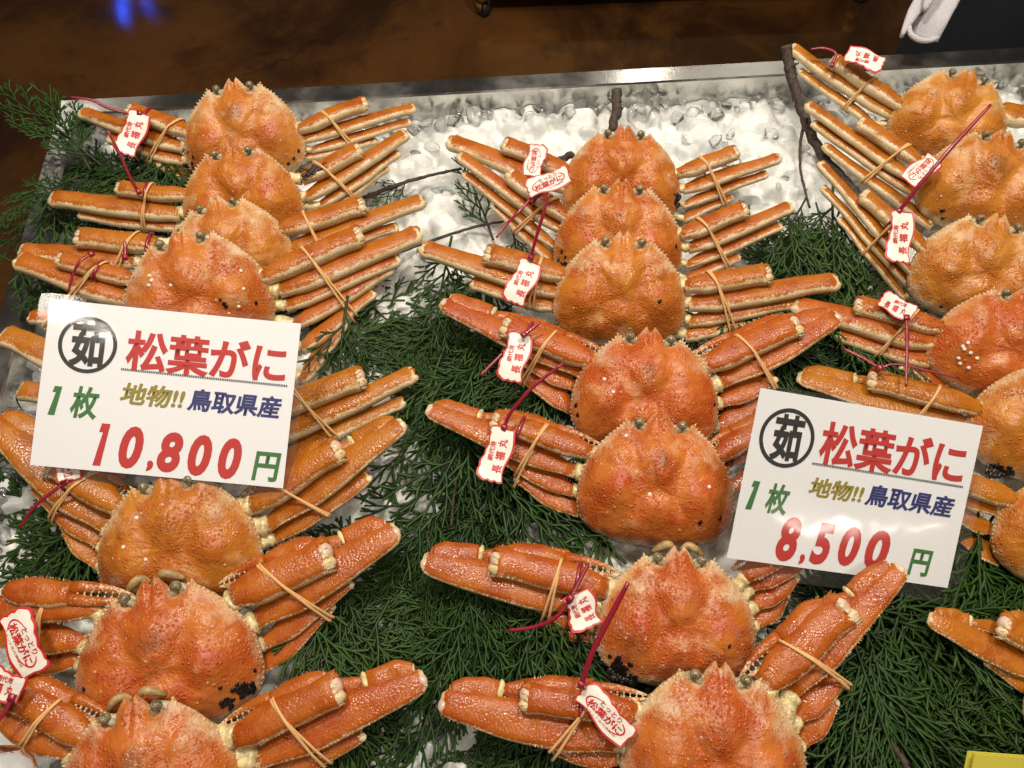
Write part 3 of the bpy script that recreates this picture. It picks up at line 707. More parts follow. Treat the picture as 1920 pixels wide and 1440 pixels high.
SPEC['M5'] = dict(c=(1230, 905), W=290, tilt=25, rot=1, z=.060, big=1, claw=.35, cream=.35, hue=-.002, label='orange snow crab whose right side touches the left edge of the 8,500 price sign',
    L=[(A_, 1110, 852, 930, 788, 46), (G_, 1082, 885, 800, 768, 54), (G2, 1078, 922, 940, 855, 46), (G3, 1088, 962, 970, 892, 46)],
    R=[(A_, 1342, 857, 1450, 790, 46), (G_, 1352, 872, 1520, 770, 48), (G2, 1370, 915, 1480, 860, 44)],
    spots=[(1313, 980), (1305, 1021), (1350, 972)], barn=[(1174, 817), (1330, 913), (1218, 927)])
SPEC['M6'] = dict(c=(1268, 1162), W=298, tilt=22, rot=-1, z=.060, big=1, claw=.38, cream=.3, hue=-.006, mouth=1, label='snow crab with a big black patch at its left rear, in the middle row',
    L=[(A_, 1140, 1102, 930, 1052, 60), (G_, 1108, 1135, 792, 1052, 72), (G2, 1103, 1172, 1000, 1120, 50), (G3, 1112, 1197, 1020, 1145, 46)],
    R=[(A_, 1395, 1082, 1480, 1030, 42), (G_, 1402, 1102, 1520, 1040, 44, {'fold': 0}), (G2, 1412, 1135, 1490, 1075, 48), (G3, 1416, 1172, 1470, 1110, 46)],
    spots=[(1368, 1212), (1122, 1207)], patch=[(1160, 1258, 10, 10, 36), (1180, 1275, 10, 5, 14)])
SPEC['M7'] = dict(c=(1340, 1402), W=342, tilt=21, rot=0, z=.066, big=1, claw=.36, cream=.3, hue=-.012, label='deep orange snow crab nearest in the middle row, right leg over the 8,500 sign',
    L=[(A_, 1195, 1335, 985, 1306, 56), (G_, 1162, 1392, 825, 1318, 80), (G2, 1162, 1425, 1040, 1400, 46)],
    R=[(A_, 1432, 1288, 1580, 1142, 72), (G_, 1482, 1302, 1690, 1062, 64, {'z1': .105}), (G2, 1492, 1348, 1568, 1270, 52), (G3, 1502, 1395, 1562, 1310, 48)])
SPEC['R1'] = dict(c=(1782, 222), W=205, tilt=36, rot=14, z=.055, cream=.66, hue=.004, label='snow crab farthest in the right row, leg ends over the far rim',
    L=[(A_, 1694, 202, 1563, 115, 34), (G_, 1673, 219, 1482, 89, 33), (G2, 1640, 235, 1500, 132, 22)],
    R=[(G_, 1868, 212, 1960, 222, 52)])
SPEC['R2'] = dict(c=(1847, 347), W=228, tilt=36, rot=8, z=.058, cream=.68, hue=.006, label='second snow crab of the right row, with two black spots',
    L=[(A_, 1724, 305, 1614, 231, 33), (G_, 1712, 338, 1514, 195, 31), (G2, 1726, 370, 1524, 231, 26), (G3, 1748, 425, 1545, 273, 27)],
    spots=[(1767, 395), (1767, 410)])
SPEC['R3'] = dict(c=(1838, 508), W=240, tilt=34, rot=7, z=.060, cream=.66, hue=.004, label='granular snow crab third in the right row, behind a boat name tag',
    L=[(A_, 1738, 472, 1621, 366, 34), (G_, 1714, 515, 1538, 305, 28), (G2, 1714, 545, 1543, 350, 23), (G3, 1698, 560, 1573, 410, 21)],
    spots=[(1765, 575)])
SPEC['R4'] = dict(c=(1884, 652), W=254, tilt=30, rot=10, z=.060, cream=.5, hue=-.002, label='snow crab with white bumps on its left flank, just above the 8,500 sign',
    L=[(A_, 1774, 617, 1608, 573, 40), (G_, 1764, 646, 1488, 572, 54), (G2, 1762, 682, 1570, 626, 42), (G3, 1782, 730, 1690, 685, 40)],
    barn=[(1815, 643), (1808, 655), (1820, 662), (1832, 672), (1800, 682), (1816, 690), (1805, 650), (1797, 672)])
SPEC['R5'] = dict(c=(1962, 800), W=268, tilt=28, rot=6, z=.055, big=1, cream=.5, claw=0, label='snow crab half cut by the right edge, blackened, behind the 8,500 sign',
    L=[(A_, 1843, 770, 1634, 711, 46), (G_, 1835, 800, 1494, 708, 54)],
    patch=[(1866, 880, 9, 6, 22), (1890, 885, 6, 4, 10)])
SPEC['R6'] = dict(c=(2020, 1005), W=280, tilt=25, rot=4, z=.055, big=1, cream=.5, claw=0, label='snow crab cut by the right edge, cream leg joints right of the 8,500 sign',
    L=[(A_, 1907, 942, 1770, 890, 46), (G_, 1872, 962, 1700, 880, 44, {'fold': 0}), (G2, 1868, 998, 1770, 955, 38), (G3, 1875, 1055, 1785, 990, 40)])
SPEC['R7'] = dict(c=(2110, 1330), W=330, tilt=22, rot=2, z=.058, big=1, cream=.35, claw=.35, label='snow crab at the lower right edge, only its left claw arm in view',
    L=[(A_, 1985, 1225, 1880, 1172, 56), (G_, 1965, 1272, 1740, 1158, 54), (G2, 1960, 1300, 1850, 1235, 46)])
for k in SPEC: make_crab(k, SPEC[k])
# scorched patch on the second left crab's right arm
random.seed(6); c = CRABS['L2']; mb = MB(); (p0, p1, sd_, nn_, w_, t_) = c.legs['R'][0]
for _ in range(46):
    q = p0.lerp(p1, min(.5, max(.02, random.gauss(.22, .10)))) + sd_ * (w_ * random.gauss(.12, .16)) + nn_ * (t_ * .47)
    d = (p1 - p0).normalized(); r = random.uniform(.0008, .0024); ball(mb, q, d * r * 1.8, sd_ * r, nn_ * .0008, 8, 5)
mb.build('scorched_patch', 'egg', c.root)
# ================================================================== RUBBER BANDS
WHO = {'L1': 'the far left corner crab', 'L2': 'the second crab, left row', 'L3': 'the leaning crab, left row', 'L4': 'the barnacled crab above the 10,800 sign', 'L5': 'the crab under the 10,800 sign',
       'L6': 'the crab just below the 10,800 sign', 'L7': 'the burnt crab, lower left', 'L8': 'the nearest left crab', 'M1': 'the farthest middle crab', 'M2': 'the second middle crab', 'M3': 'the third middle crab',
       'M4': 'the dark red centre crab', 'M5': 'the crab left of the 8,500 sign', 'M6': 'the black patched middle crab', 'M7': 'the nearest middle crab', 'R1': 'the farthest right crab', 'R2': 'the second right crab',
       'R3': 'the third right crab', 'R4': 'the white bumped right crab', 'R5': 'the crab behind the 8,500 sign', 'R6': 'the right edge crab', 'R7': 'the lower right crab'}
BANDS = [('L1', 'L', 333, 228, 273, 287), ('L1', 'R', 603, 208, 653, 260), ('L2', 'L', 280, 353, 257, 433), ('L2', 'R', 597, 310, 653, 353), ('L3', 'L', 257, 435, 233, 473), ('L3', 'R', 570, 403, 590, 443),
         ('L4', 'L', 200, 487, 142, 544), ('L4', 'R', 563, 460, 628, 545), ('L5', 'R', 560, 743, 620, 813), ('L6', 'L', 153, 905, 100, 953), ('L6', 'R', 530, 918, 612, 966), ('L7', 'R', 505, 1075, 600, 1153), ('L7', 'L', 100, 1080, 75, 1170),
         ('L8', 'L', 133, 1287, 43, 1393), ('L8', 'R', 515, 1320, 590, 1417), ('M1', 'R', 1313, 295, 1358, 357), ('M2', 'L', 1040, 373, 960, 427), ('M2', 'R', 1310, 410, 1360, 473), ('M3', 'L', 1014, 490, 1000, 545), ('M3', 'R', 1330, 510, 1373, 595),
         ('M4', 'L', 1050, 610, 997, 683), ('M4', 'R', 1377, 623, 1450, 708), ('M5', 'L', 1023, 800, 967, 888), ('M6', 'L', 1058, 1030, 1030, 1130), ('M7', 'L', 1115, 1305, 1045, 1405), ('M7', 'R', 1440, 1187, 1567, 1265),
         ('R1', 'L', 1642, 145, 1567, 208), ('R2', 'L', 1702, 273, 1613, 337), ('R3', 'L', 1662, 430, 1620, 473), ('R4', 'L', 1695, 610, 1653, 660), ('R5', 'L', 1757, 733, 1733, 770)]
random.seed(11)
for (k, sd, ax, ay, bx, by) in BANDS:
    c = CRABS[k]; P = c.C + c.ln * .006
    A = onplane(ax, ay, P, c.ln); B = onplane(bx, by, P, c.ln); D = (B - A).normalized(); mb = MB(); ok = None
    for q in range(2):
        Dq = D + (Vector((D.y, -D.x, 0)) * ((q - .5) * random.uniform(.05, .16)))
        lp = band_loop(c.legs[sd], A.lerp(B, .25 if q else .3), Dq.cross(c.ln).normalized(), .0008 + .0006 * q)
        if lp: path_tube(mb, lp, .0007, 6, closed=True, flat=.0014, up=D.cross(c.ln)); ok = 1
    if ok: tag(mb.build('rubber_band', 'band'), 'tan rubber band round the %s legs of %s' % ('left' if sd == 'L' else 'right', WHO[k]), 'rubber band', 'rubber bands holding the folded legs')

# ================================================================== TEXT
def text_mesh(body, bold=.02, shear=0.0):
    """heavy lettering: the outline grown all round by a bevel, then pressed flat; returns unit-box points, their relative height, faces"""
    cu = bpy.data.curves.new('t', 'FONT'); cu.body = body; cu.size = 1; cu.shear = shear; cu.fill_mode = 'FRONT'; cu.resolution_u = 4
    cu.bevel_depth = bold; cu.bevel_resolution = 1
    o = bpy.data.objects.new('t', cu); COL.objects.link(o); dg = bpy.context.evaluated_depsgraph_get(); dg.update()
    me = o.evaluated_get(dg).to_mesh(); vs = [v.co.copy() for v in me.vertices]; fs = [tuple(p.vertices) for p in me.polygons]
    o.evaluated_get(dg).to_mesh_clear(); bpy.data.objects.remove(o); bpy.data.curves.remove(cu)
    if bold: fs = [f for f in fs if sum(vs[k].z for k in f) / len(f) > 1e-5]
    us = sorted({k for f in fs for k in f}); mp = {k: n for n, k in enumerate(us)}; fs = [tuple(mp[k] for k in f) for f in fs]; vs = [vs[k] for k in us]
    x0 = min(v.x for v in vs); x1 = max(v.x for v in vs); y0 = min(v.y for v in vs); y1 = max(v.y for v in vs)
    return [((v.x - x0) / (x1 - x0), (v.y - y0) / (y1 - y0), v.z / bold if bold else 1) for v in vs], fs
TXT = {}
def text_fit(mb, body, box, fn, bold=.02, shear=0.0):
    """text stretched to box (x0,y0,x1,y1) of a flat thing, fn maps (x,y) to space"""
    x0, y0, x1, y1 = box
    if body == '1': vs, fs = [(x, y, 1) for x, y in ((0, 0), (.60, 0), (1, 1), (.34, 1), (.20, .79), (.50, .79))], [(0, 1, 2, 3, 4, 5)]
    else:
        k = (body, bold, shear)
        if k not in TXT: TXT[k] = text_mesh(*k)
        vs, fs = TXT[k]
    mb.add([fn(x0 + (x1 - x0) * a, y0 + (y1 - y0) * b, z * 6e-5) for a, b, z in vs], fs)

# ================================================================== PRICE SIGNS
def rodr(r):
    r = Vector(r); return Matrix.Rotation(r.length, 3, r.normalized())
def sign(pose, k, w_, h_, lam, texts, circle, under, label):
    P = CAM + (Vector(pose[:3]) - CAM) * k; R = rodr(pose[3:]); w_ *= k; h_ *= k
    root = empty('price_sign', P, label, 'price sign', None, True); nrm = R @ Z
    curl = lambda x, y: .0035 * (x / w_) ** 2 * 4 * (.5 + y / h_) - .002 * math.sin(3 * x / w_ + 1)
    def fn(z):
        return lambda x, y, dz=0: R @ Vector((x, y, z + dz + curl(x, y)))
    def loc(px, py):
        q = onplane(px, py, P, nrm) - P; q = R.transposed() @ q; return q.x, q.y
    def sheet(x0, y0, x1, y1, z, r=0):
        mb = MB(); NX, NY = 24, 16; f = fn(z); vs = []
        for j in range(NY + 1):
            for i in range(NX + 1):
                x = x0 + (x1 - x0) * i / NX; y = y0 + (y1 - y0) * j / NY
                if r:      # rounded corners
                    cx = min(max(x, x0 + r), x1 - r); cy = min(max(y, y0 + r), y1 - r); d = math.hypot(x - cx, y - cy)
                    if d > r: x = cx + (x - cx) * r / d; y = cy + (y - cy) * r / d
                vs.append(f(x, y))
        mb.add(vs, [(j * (NX + 1) + i, j * (NX + 1) + i + 1, (j + 1) * (NX + 1) + i + 1, (j + 1) * (NX + 1) + i) for j in range(NY) for i in range(NX)]); return mb
    def put(mb, nm, m): o = mb.build(nm, m, root); return o
    for o in (put(sheet(-w_ / 2, -h_ / 2, w_ / 2, h_ / 2, 0), 'paper', 'paper'), put(sheet(-w_ / 2 - lam[0], -h_ / 2 - lam[1], w_ / 2 + lam[2], h_ / 2 + lam[3], .0012, .006), 'laminate', 'film')): pass
    mb = MB(); cx, cy = loc(*circle[:2]); ex, ey = loc(circle[0] + circle[2], circle[1]); r = math.hypot(ex - cx, ey - cy); f = fn(.0004); N = 72
    mb.add([f(cx + r * s * math.cos(2 * PI * i / N), cy + r * s * math.sin(2 * PI * i / N)) for s in (1, .865) for i in range(N)], [(i, (i + 1) % N, N + (i + 1) % N, N + i) for i in range(N)]); put(mb, 'ring', 'ink_k')
    mb = MB(); a = Vector(loc(*under[:2])); b = Vector(loc(*under[2:])); d = (b - a); L = d.length; d.normalize(); q = Vector((-d.y, d.x)); M_ = 92
    for i in range(M_):
        s0 = a + d * (L * i / M_); s1 = a + d * (L * (i + .62) / M_); t = .0011
        mb.add([f(*(s0 - q * t)), f(*(s1 - q * t)), f(*(s1 + q * t)), f(*(s0 + q * t))], [(0, 1, 2, 3)])
    put(mb, 'underline', 'ink_k')
    for (body, m, x0, y0, x1, y1, off, sh) in texts:
        mb = MB(); a = loc(x0, y0); b = loc(x1, y1); text_fit(mb, body, (*a, *b), f, off, sh); put(mb, 'lettering', m)
    root.location = P; return root
CJ = .029
TL_ = [('茹', 'ink_k', 129, 686, 206, 605, .034, 0), ('松葉がに', 'ink_r', 232, 693, 542, 646, CJ, 0), ('1', 'ink_g', 91, 777, 119, 725, .05, .18), ('枚', 'ink_g', 130, 783, 189, 727, CJ, .1),
       ('地物!!', 'ink_o', 223, 757, 348, 727, CJ, .15), ('鳥取県産', 'ink_b', 348, 770, 530, 744, CJ, .12), ('1', 'ink_r', 173, 872, 207, 795, .045, .2), ('0', 'ink_r', 218, 877, 272, 801, .045, .15), (',', 'ink_r', 272, 884, 287, 864, .06, .1), ('8', 'ink_r', 290, 884, 345, 812, .045, .15), ('0', 'ink_r', 347, 891, 400, 817, .045, .15), ('0', 'ink_r', 404, 897, 456, 823, .045, .15), ('円', 'ink_g', 470, 900, 528, 850, CJ, .1)]
TR_ = [('茹', 'ink_k', 1438, 861, 1512, 782, .034, 0), ('松葉がに', 'ink_r', 1531, 869, 1816, 832, CJ, 0), ('1', 'ink_g', 1395, 953, 1424, 902, .05, .18), ('枚', 'ink_g', 1430, 961, 1484, 910, CJ, .1),
       ('地物!!', 'ink_o', 1514, 930, 1625, 909, CJ, .15), ('鳥取県産', 'ink_b', 1621, 948, 1792, 932, CJ, .12), ('8', 'ink_r', 1450, 1050, 1507, 972, .045, .15), (',', 'ink_r', 1497, 1059, 1511, 1040, .06, .1), ('5', 'ink_r', 1516, 1057, 1569, 984, .045, .15), ('0', 'ink_r', 1568, 1060, 1621, 991, .045, .15), ('0', 'ink_r', 1618, 1067, 1676, 998, .045, .15), ('円', 'ink_g', 1702, 1078, 1752, 1034, CJ, .1)]
sign([-0.3323, 0.367, 0.1173, 0.4188, 0.063, -0.1238], .985, .24, .16, (.0095, .011, .009, .0055), TL_, (166, 647, 54), (227, 692, 540, 724), 'white laminated price card reading 10,800 yen, lying over the left row of crabs')
sign([0.3291, 0.2633, 0.0577, 0.5518, 0.1821, -0.1679], .93, .235, .165, (.012, .014, .011, .004), TR_, (1474, 821, 53), (1523, 869, 1805, 913), 'white laminated price card reading 8,500 yen, propped between the middle and right rows')

# ================================================================== NAME TAGS AND CABLE TIES
random.seed(3)
def tag_outline(L, Hh):
    """wavy flag with a scalloped upper edge, x 0..L along the writing"""
    up = []; dn = []; N = 44
    for i in range(N + 1):
        t = i / N; x = L * t
        wv = .10 * Hh * math.sin(2 * PI * t * .95 + .4)
        up.append((x, Hh * .5 + wv + .055 * Hh * abs(math.sin(PI * 4.5 * t)) - .10 * Hh * (1 - sst(0, .06, t)) - .10 * Hh * sst(.94, 1, t)))
        dn.append((x, -Hh * .5 + wv + .02 * Hh * math.sin(9 * t)))
    lf = [(-.03 * L * abs(math.sin(PI * 3 * k / 12)), None, k / 12) for k in range(1, 12)]
    y0, y1 = dn[0][1], up[0][1]; y2, y3 = up[-1][1], dn[-1][1]
    pts = up + [(L + .025 * L * math.sin(2 * PI * k / 12), y2 + (y3 - y2) * k / 12) for k in range(1, 12)] + dn[::-1] + [(a, y0 + (y1 - y0) * t) for a, _, t in lf]
    return pts
def name_tag(k, x0, y0, x1, y1, hpx, typ, label, dz=.020, part=1.0, tilt=0.0):
    c = CRABS[k]; P = c.C + c.ln * dz; A = onplane(x0, y0, P, c.ln); B = onplane(x1, y1, P, c.ln)
    if tilt: B = B + c.ln * tilt
    d = (B - A); L = d.length; X = d.normalized(); Zn = (c.ln - X * c.ln.dot(X)).normalized(); Y = Zn.cross(X); Hh = hpx * depth(A) / F
    root = empty('name_tag', A, label, 'tag', 'red edged name tags tied to the crabs', True); Bd = .0016 * random.choice((-1, 1.4))
    def fn(z):
        return lambda x, y, dz=0: X * x + Y * y + Zn * (z + dz + Bd * math.sin(PI * x / L * 1.6) + .0012 * math.sin(y / Hh * 4))
    pts = tag_outline(L, Hh); cx = L * .5
    def slab(s, z0, z1, nm, m):
        mb = MB(); n_ = len(pts); f0, f1 = fn(z0), fn(z1)
        q = [(cx + (x - cx) * (1 - s * Hh / L * 2), y * (1 - s * 2)) for x, y in pts]
        rings = [(f1, k_) for k_ in (0.0, .25, .5, .75, 1.0)]
        vs = [f0(x, y) for x, y in q] + [f1(x, y) for x, y in q]; fs = [(i, (i + 1) % n_, n_ + (i + 1) % n_, n_ + i) for i in range(n_)]
        # top: strips between the upper and lower edge
        top = len(vs); NU_ = 45; vs2 = []
        for i in range(NU_):
            a = q[i]; b = q[NU_ + 11 + (NU_ - 1 - i)]
            for j in range(6): vs2.append(f1(a[0] + (b[0] - a[0]) * j / 5, a[1] + (b[1] - a[1]) * j / 5))
        fs2 = [(top + i * 6 + j, top + i * 6 + j + 1, top + (i + 1) * 6 + j + 1, top + (i + 1) * 6 + j) for i in range(NU_ - 1) for j in range(5)]
        e1 = list(range(n_ + NU_ - 1, n_ + NU_ + 12)); e2 = [n_ + i for i in range(2 * NU_ + 10, n_)] + [n_]
        mb.add(vs + vs2, fs + fs2 + [tuple(e1), tuple(e2 + [])]); return mb.build(nm, m, root, smooth=False)
    slab(0, -.0006, .0006, 'border', 'tagr'); slab(.065, .0002, .0010, 'face', 'tagw')
    f = fn(.0014)
    def T(body, bx, off=.03):
        mb = MB(); text_fit(mb, body, (L * bx[0], Hh * bx[1], L * bx[2], Hh * bx[3]), f, off); mb.build('lettering', 'tagr', root)
    if typ == 'A':
        for i, ch in enumerate('長福丸'): T(ch, (.16 + .24 * i, -.32, .32 + .24 * i, .06), .03)
        T('網代港', (.36, .12, .72, .34), .02)
    else:
        T('松葉がに', (.16, -.22, .84, .10), .03); T('とっとり', (.32, .14, .74, .34), .02)
        T('ブランド名代表蟹証', (.18, -.37, .82, -.28), .0)
        for s in (0, 1):
            mb = MB(); N = 14; vs = []
            for i in range(N + 1):
                a = PI * (.62 + .62 * i / N) if not s else PI * (-.38 + .62 * i / N)
                for r in (1.0, .93): vs.append(f(L * (.5 + .40 * r * math.cos(a)), Hh * (-.02 + .36 * r * math.sin(a))))
            mb.add(vs, [(2 * i, 2 * i + 1, 2 * i + 3, 2 * i + 2) for i in range(N)]); mb.build('arc', 'tagr', root)
    return root
def tie(k, pts, label, loop=None, dz=.022, r=.0018, zs=None):
    c = CRABS[k]; mb = MB(); P = c.C + c.ln * dz; n_ = len(pts)
    ps = [onplane(x, y, P + c.ln * (zs[i] if zs else 0), c.ln) for i, (x, y) in enumerate(pts)]
    pp = spline(ps, 6) if n_ > 2 else [ps[0].lerp(ps[1], i / 6) for i in range(7)]
    for i, q in enumerate(pp): pp[i] = Vector((q.x, q.y, max(q.z, .012)))
    path_tube(mb, pp, r, 8, flat=r * .6, up=c.ln, taper=[1 - .35 * max(0, (i / len(pp) - .7) / .3) for i in range(len(pp))])
    o = mb.build('cable_tie', 'tie'); tag(o, label, 'cable tie', 'crimson cable ties on the legs')
    h = pp[0]; d = (pp[1] - pp[0]).normalized(); s = d.cross(c.ln).normalized(); nn = s.cross(d); mb = MB()
    tube(mb, [h - d * .003, h - d * .0028, h + d * .0028, h + d * .003], [s] * 4, [nn] * 4, [.0022, .0030, .0030, .0022], [.0016, .0024, .0024, .0016], 12, .5); mb.build('lock_head', 'tie', o)
    if loop:
        A = onplane(*loop, P, c.ln); lg = min(c.legs['L'], key=lambda q: ((A - q[0]).cross((q[1] - q[0]).normalized())).length)
        lp = band_loop([lg], lg[0].lerp(lg[1], max(.1, min(.92, (A - lg[0]).dot(lg[1] - lg[0]) / (lg[1] - lg[0]).length_squared))), (lg[1] - lg[0]).normalized(), .0012)
        if lp: mb = MB(); path_tube(mb, lp, .0010, 6, closed=True, flat=.0020, up=(lg[1] - lg[0])); mb.build('strap_loop', 'tie', o)
name_tag('L1', 234, 288, 264, 212, 42, 'A', 'red edged name tag on the left claw arm of the far left corner crab')
tie('L1', [(262, 212), (240, 212), (205, 203), (170, 187), (130, 182)], 'crimson cable tie with a curled tail reaching over the far rim at the left corner', (262, 212), zs=[0, 0, .004, .008, .010])
tie('L2', [(260, 360), (245, 335), (225, 290), (202, 244)], 'crimson cable tie standing up from the left arm of the second crab, left row', (262, 362), zs=[0, .008, .02, .032])
tie('L3', [(234, 482), (234, 466), (234, 452)], 'short ribbed crimson tie end between the third and fourth crabs of the left row', (270, 450))
tie('L4', [(171, 476), (150, 490), (137, 515), (128, 547)], 'crimson cable tie bent over the arm of the barnacled crab by the 10,800 sign', (175, 490), zs=[0, .004, 0, -.004])
name_tag('L6', 150, 875, 108, 890, 36, 'A', 'name tag mostly hidden under the lower edge of the 10,800 price sign', dz=.014)
tie('L6', [(125, 902), (95, 925), (60, 955), (38, 990)], 'dark crimson tie trailing onto the ice below the 10,800 sign', (130, 895), dz=.012, zs=[0, 0, -.004, -.010])
name_tag('L7', 22, 1150, 66, 1262, 58, 'B', 'large red edged tag with arched lettering at the left edge, lower left', dz=.036)
name_tag('L8', -30, 1270, 40, 1296, 50, 'A', 'half covered name tag below the large arched tag at the left edge', dz=.026)
tie('L8', [(22, 1308), (12, 1330), (-10, 1360)], 'purple red cable tie at the left edge above the nearest left crab', None, dz=.026)
name_tag('M1', 1007, 272, 997, 332, 34, 'B', 'upper of the two arched tags by the farthest middle crab', dz=.022)
name_tag('M2', 990, 357, 1066, 326, 34, 'B', 'lower of the two arched tags, slanting up towards the right, middle row', dz=.034)
tie('M2', [(1000, 366), (975, 395), (950, 420), (930, 446)], 'crimson tie hanging down left below the slanting arched tag', (1005, 362), dz=.028, zs=[0, .004, 0, 0])
tie('M3', [(995, 483), (1004, 450), (1016, 410), (1030, 362)], 'long crimson tie standing upright from the third crab of the middle row', (995, 487), zs=[0, .012, .024, .034])
name_tag('M3', 964, 568, 996, 489, 44, 'A', 'name tag hanging on the left arm of the third crab of the middle row')
name_tag('M4', 958, 714, 976, 624, 46, 'A', 'name tag hanging on the left arm of the dark red crab in the photo centre')
tie('M4', [(982, 628), (998, 616), (1013, 604)], 'short ribbed crimson tie across the claw of the dark red centre crab', (985, 622), dz=.026)
tie('M4', [(945, 660), (925, 680), (900, 704)], 'crimson tie tail poking out behind the tag of the dark red centre crab', None, dz=-.004)
tie('M5', [(945, 802), (960, 770), (1000, 725), (1056, 681)], 'long crimson tie slanting up beside the crab left of the 8,500 sign', (975, 795), zs=[0, .008, .02, .03])
name_tag('M5', 920, 901, 944, 803, 48, 'A', 'name tag hanging on the left arm of the crab beside the 8,500 sign')
name_tag('M6', 1107, 1176, 1078, 1112, 56, 'A', 'name tag half tucked under the left arm of the black patched crab', dz=.012)
tie('M6', [(1068, 1124), (1042, 1158), (1000, 1176), (952, 1182)], 'crimson tie with its tail lying on the cypress below the black patched crab', (1080, 1100), dz=.016, zs=[0, -.004, -.012, -.018])
tie('M6', [(1070, 1122), (1086, 1090), (1103, 1058)], 'ribbed crimson strap over the left arm of the black patched crab', None, dz=.022)
name_tag('M7', 1092, 1296, 1180, 1386, 48, 'B', 'curled arched tag on the left arm of the nearest middle crab')
tie('M7', [(1090, 1284), (1110, 1225), (1145, 1155), (1178, 1092)], 'long thick crimson tie standing before the black patched crab, bottom centre', (1095, 1290), dz=.03, r=.0024, zs=[0, .01, .02, .03])
name_tag('R1', 1655, 122, 1588, 98, 36, 'A', 'upside down name tag on the farthest right crab, above the far rim', dz=.030)
tie('R1', [(1560, 122), (1567, 100), (1545, 90), (1520, 92)], 'crimson tie loop behind the leg ends of the farthest right crab', None, dz=.020)
name_tag('R2', 1752, 296, 1702, 340, 36, 'B', 'arched tag upside down beside the two spotted crab, right row', dz=.030)
tie('R3', [(1685, 397), (1730, 340), (1790, 270), (1858, 196)], 'very long crimson tie slanting across the right row of crabs', (1680, 405), dz=.03, r=.0022, zs=[0, .02, .035, .045])
name_tag('R3', 1687, 491, 1690, 398, 42, 'A', 'long name tag hanging on the left arm of the third right crab', dz=.028)
name_tag('R4', 1652, 560, 1712, 590, 34, 'A', 'name tag bent over the left arm of the white bumped crab', dz=.022)
tie('R4', [(1700, 596), (1701, 640), (1700, 685), (1699, 724)], 'crimson tie hanging straight down above the 8,500 price sign', None, dz=.03, zs=[0, .006, .01, .014])
tie('R5', [(1650, 690), (1680, 683), (1740, 695), (1800, 710)], 'thin crimson tie curving along the legs above the 8,500 sign', None, dz=.022, r=.0012)
tie('R5', [(1648, 690), (1620, 672), (1582, 654)], 'crimson tie tail on the cypress left of the leg above the 8,500 sign', None, dz=.012)

# ================================================================== CYPRESS
def spray_np(seed, L, dens=1.0):
    rg = random.Random(seed); V = []; Fq = []; Tn = []
    def axis(p, ang, ln, r0, r1, curv, n_, zz, tone, zs):
        pts = []; x, y = p; a = ang
        for i in range(n_ + 1):
            pts.append((x, y, zz + zs * (i / n_))); x += math.sin(a) * ln / n_; y += math.cos(a) * ln / n_; a += curv / n_
        o = len(V)
        for i, q in enumerate(pts):
            r = r0 + (r1 - r0) * i / n_; aa = ang + curv * i / n_; cx, cy = math.cos(aa) * r, -math.sin(aa) * r
            V.extend([(q[0] + cx, q[1] + cy, q[2]), (q[0], q[1], q[2] + r * .55), (q[0] - cx, q[1] - cy, q[2]), (q[0], q[1], q[2] - r * .55)])
            Tn.extend([min(1, tone + .35 * i / n_)] * 4)
        for i in range(n_):
            for k in range(4): Fq.append((o + i * 4 + k, o + i * 4 + (k + 1) % 4, o + (i + 1) * 4 + (k + 1) % 4, o + (i + 1) * 4 + k))
        return pts
    def along(pts, t):
        s = t * (len(pts) - 1); i = min(int(s), len(pts) - 2); f = s - i; a, b = pts[i], pts[i + 1]
        return (a[0] + (b[0] - a[0]) * f, a[1] + (b[1] - a[1]) * f), a[2] + (b[2] - a[2]) * f, math.atan2(b[0] - a[0], b[1] - a[1])
    mc = rg.uniform(-.5, .5); main = axis((0, 0), 0, L, .0015, .0007, mc, 10, 0, 0, rg.uniform(-.01, .012))
    n2 = int(L / .0105)
    for i in range(2, n2):
        t = i / n2; s = 1 if i % 2 else -1; p, z, a = along(main, t); l2 = (.50 * L * (1 - t) ** .75 + .012) * rg.uniform(.75, 1.1) * (.5 + .5 * sst(0, .25, t))
        ax2 = axis(p, a + s * rg.uniform(.5, .72), l2, .0013, .0009, -s * rg.uniform(.15, .5), 5, z, .05, rg.uniform(-.012, .008))
        n3 = int(l2 / .0078 * dens)
        for j in range(1, n3):
            t3 = j / n3; s3 = 1 if j % 2 else -1; p3, z3, a3 = along(ax2, t3); l3 = (.30 * l2 * (1 - t3) ** .8 + .007) * rg.uniform(.7, 1.15); l3 = min(l3, .028)
            ax3 = axis(p3, a3 + s3 * rg.uniform(.42, .62), l3, .00125, .0007, -s3 * .2, 2, z3, .15, rg.uniform(-.004, .003))
            n4 = int(l3 / .0060)
            for m_ in range(1, n4):
                t4 = m_ / n4; s4 = 1 if m_ % 2 else -1; p4, z4, a4 = along(ax3, t4)
                axis(p4, a4 + s4 * rg.uniform(.38, .58), rg.uniform(.007, .0115), .0017, .0009, 0, 1, z4, .3, rg.uniform(-.0015, .001))
    return np.array(V, np.float32), np.array(Fq, np.int32), np.array(Tn, np.float32)
SPR = [spray_np(40 + i, L) for i, L in enumerate((.15, .17, .13, .19, .12, .16))]
def np_mesh(name, V, Q, T, m):
    me = bpy.data.meshes.new(name); me.vertices.add(len(V)); me.vertices.foreach_set('co', V.ravel().astype(np.float32))
    me.loops.add(Q.size); me.loops.foreach_set('vertex_index', Q.ravel().astype(np.int32)); me.polygons.add(len(Q))
    me.polygons.foreach_set('loop_start', np.arange(0, Q.size, 4, dtype=np.int32)); me.update(calc_edges=True)
    a = me.attributes.new('tone', 'FLOAT', 'POINT'); a.data.foreach_set('value', T); me.materials.append(M[m]); return me
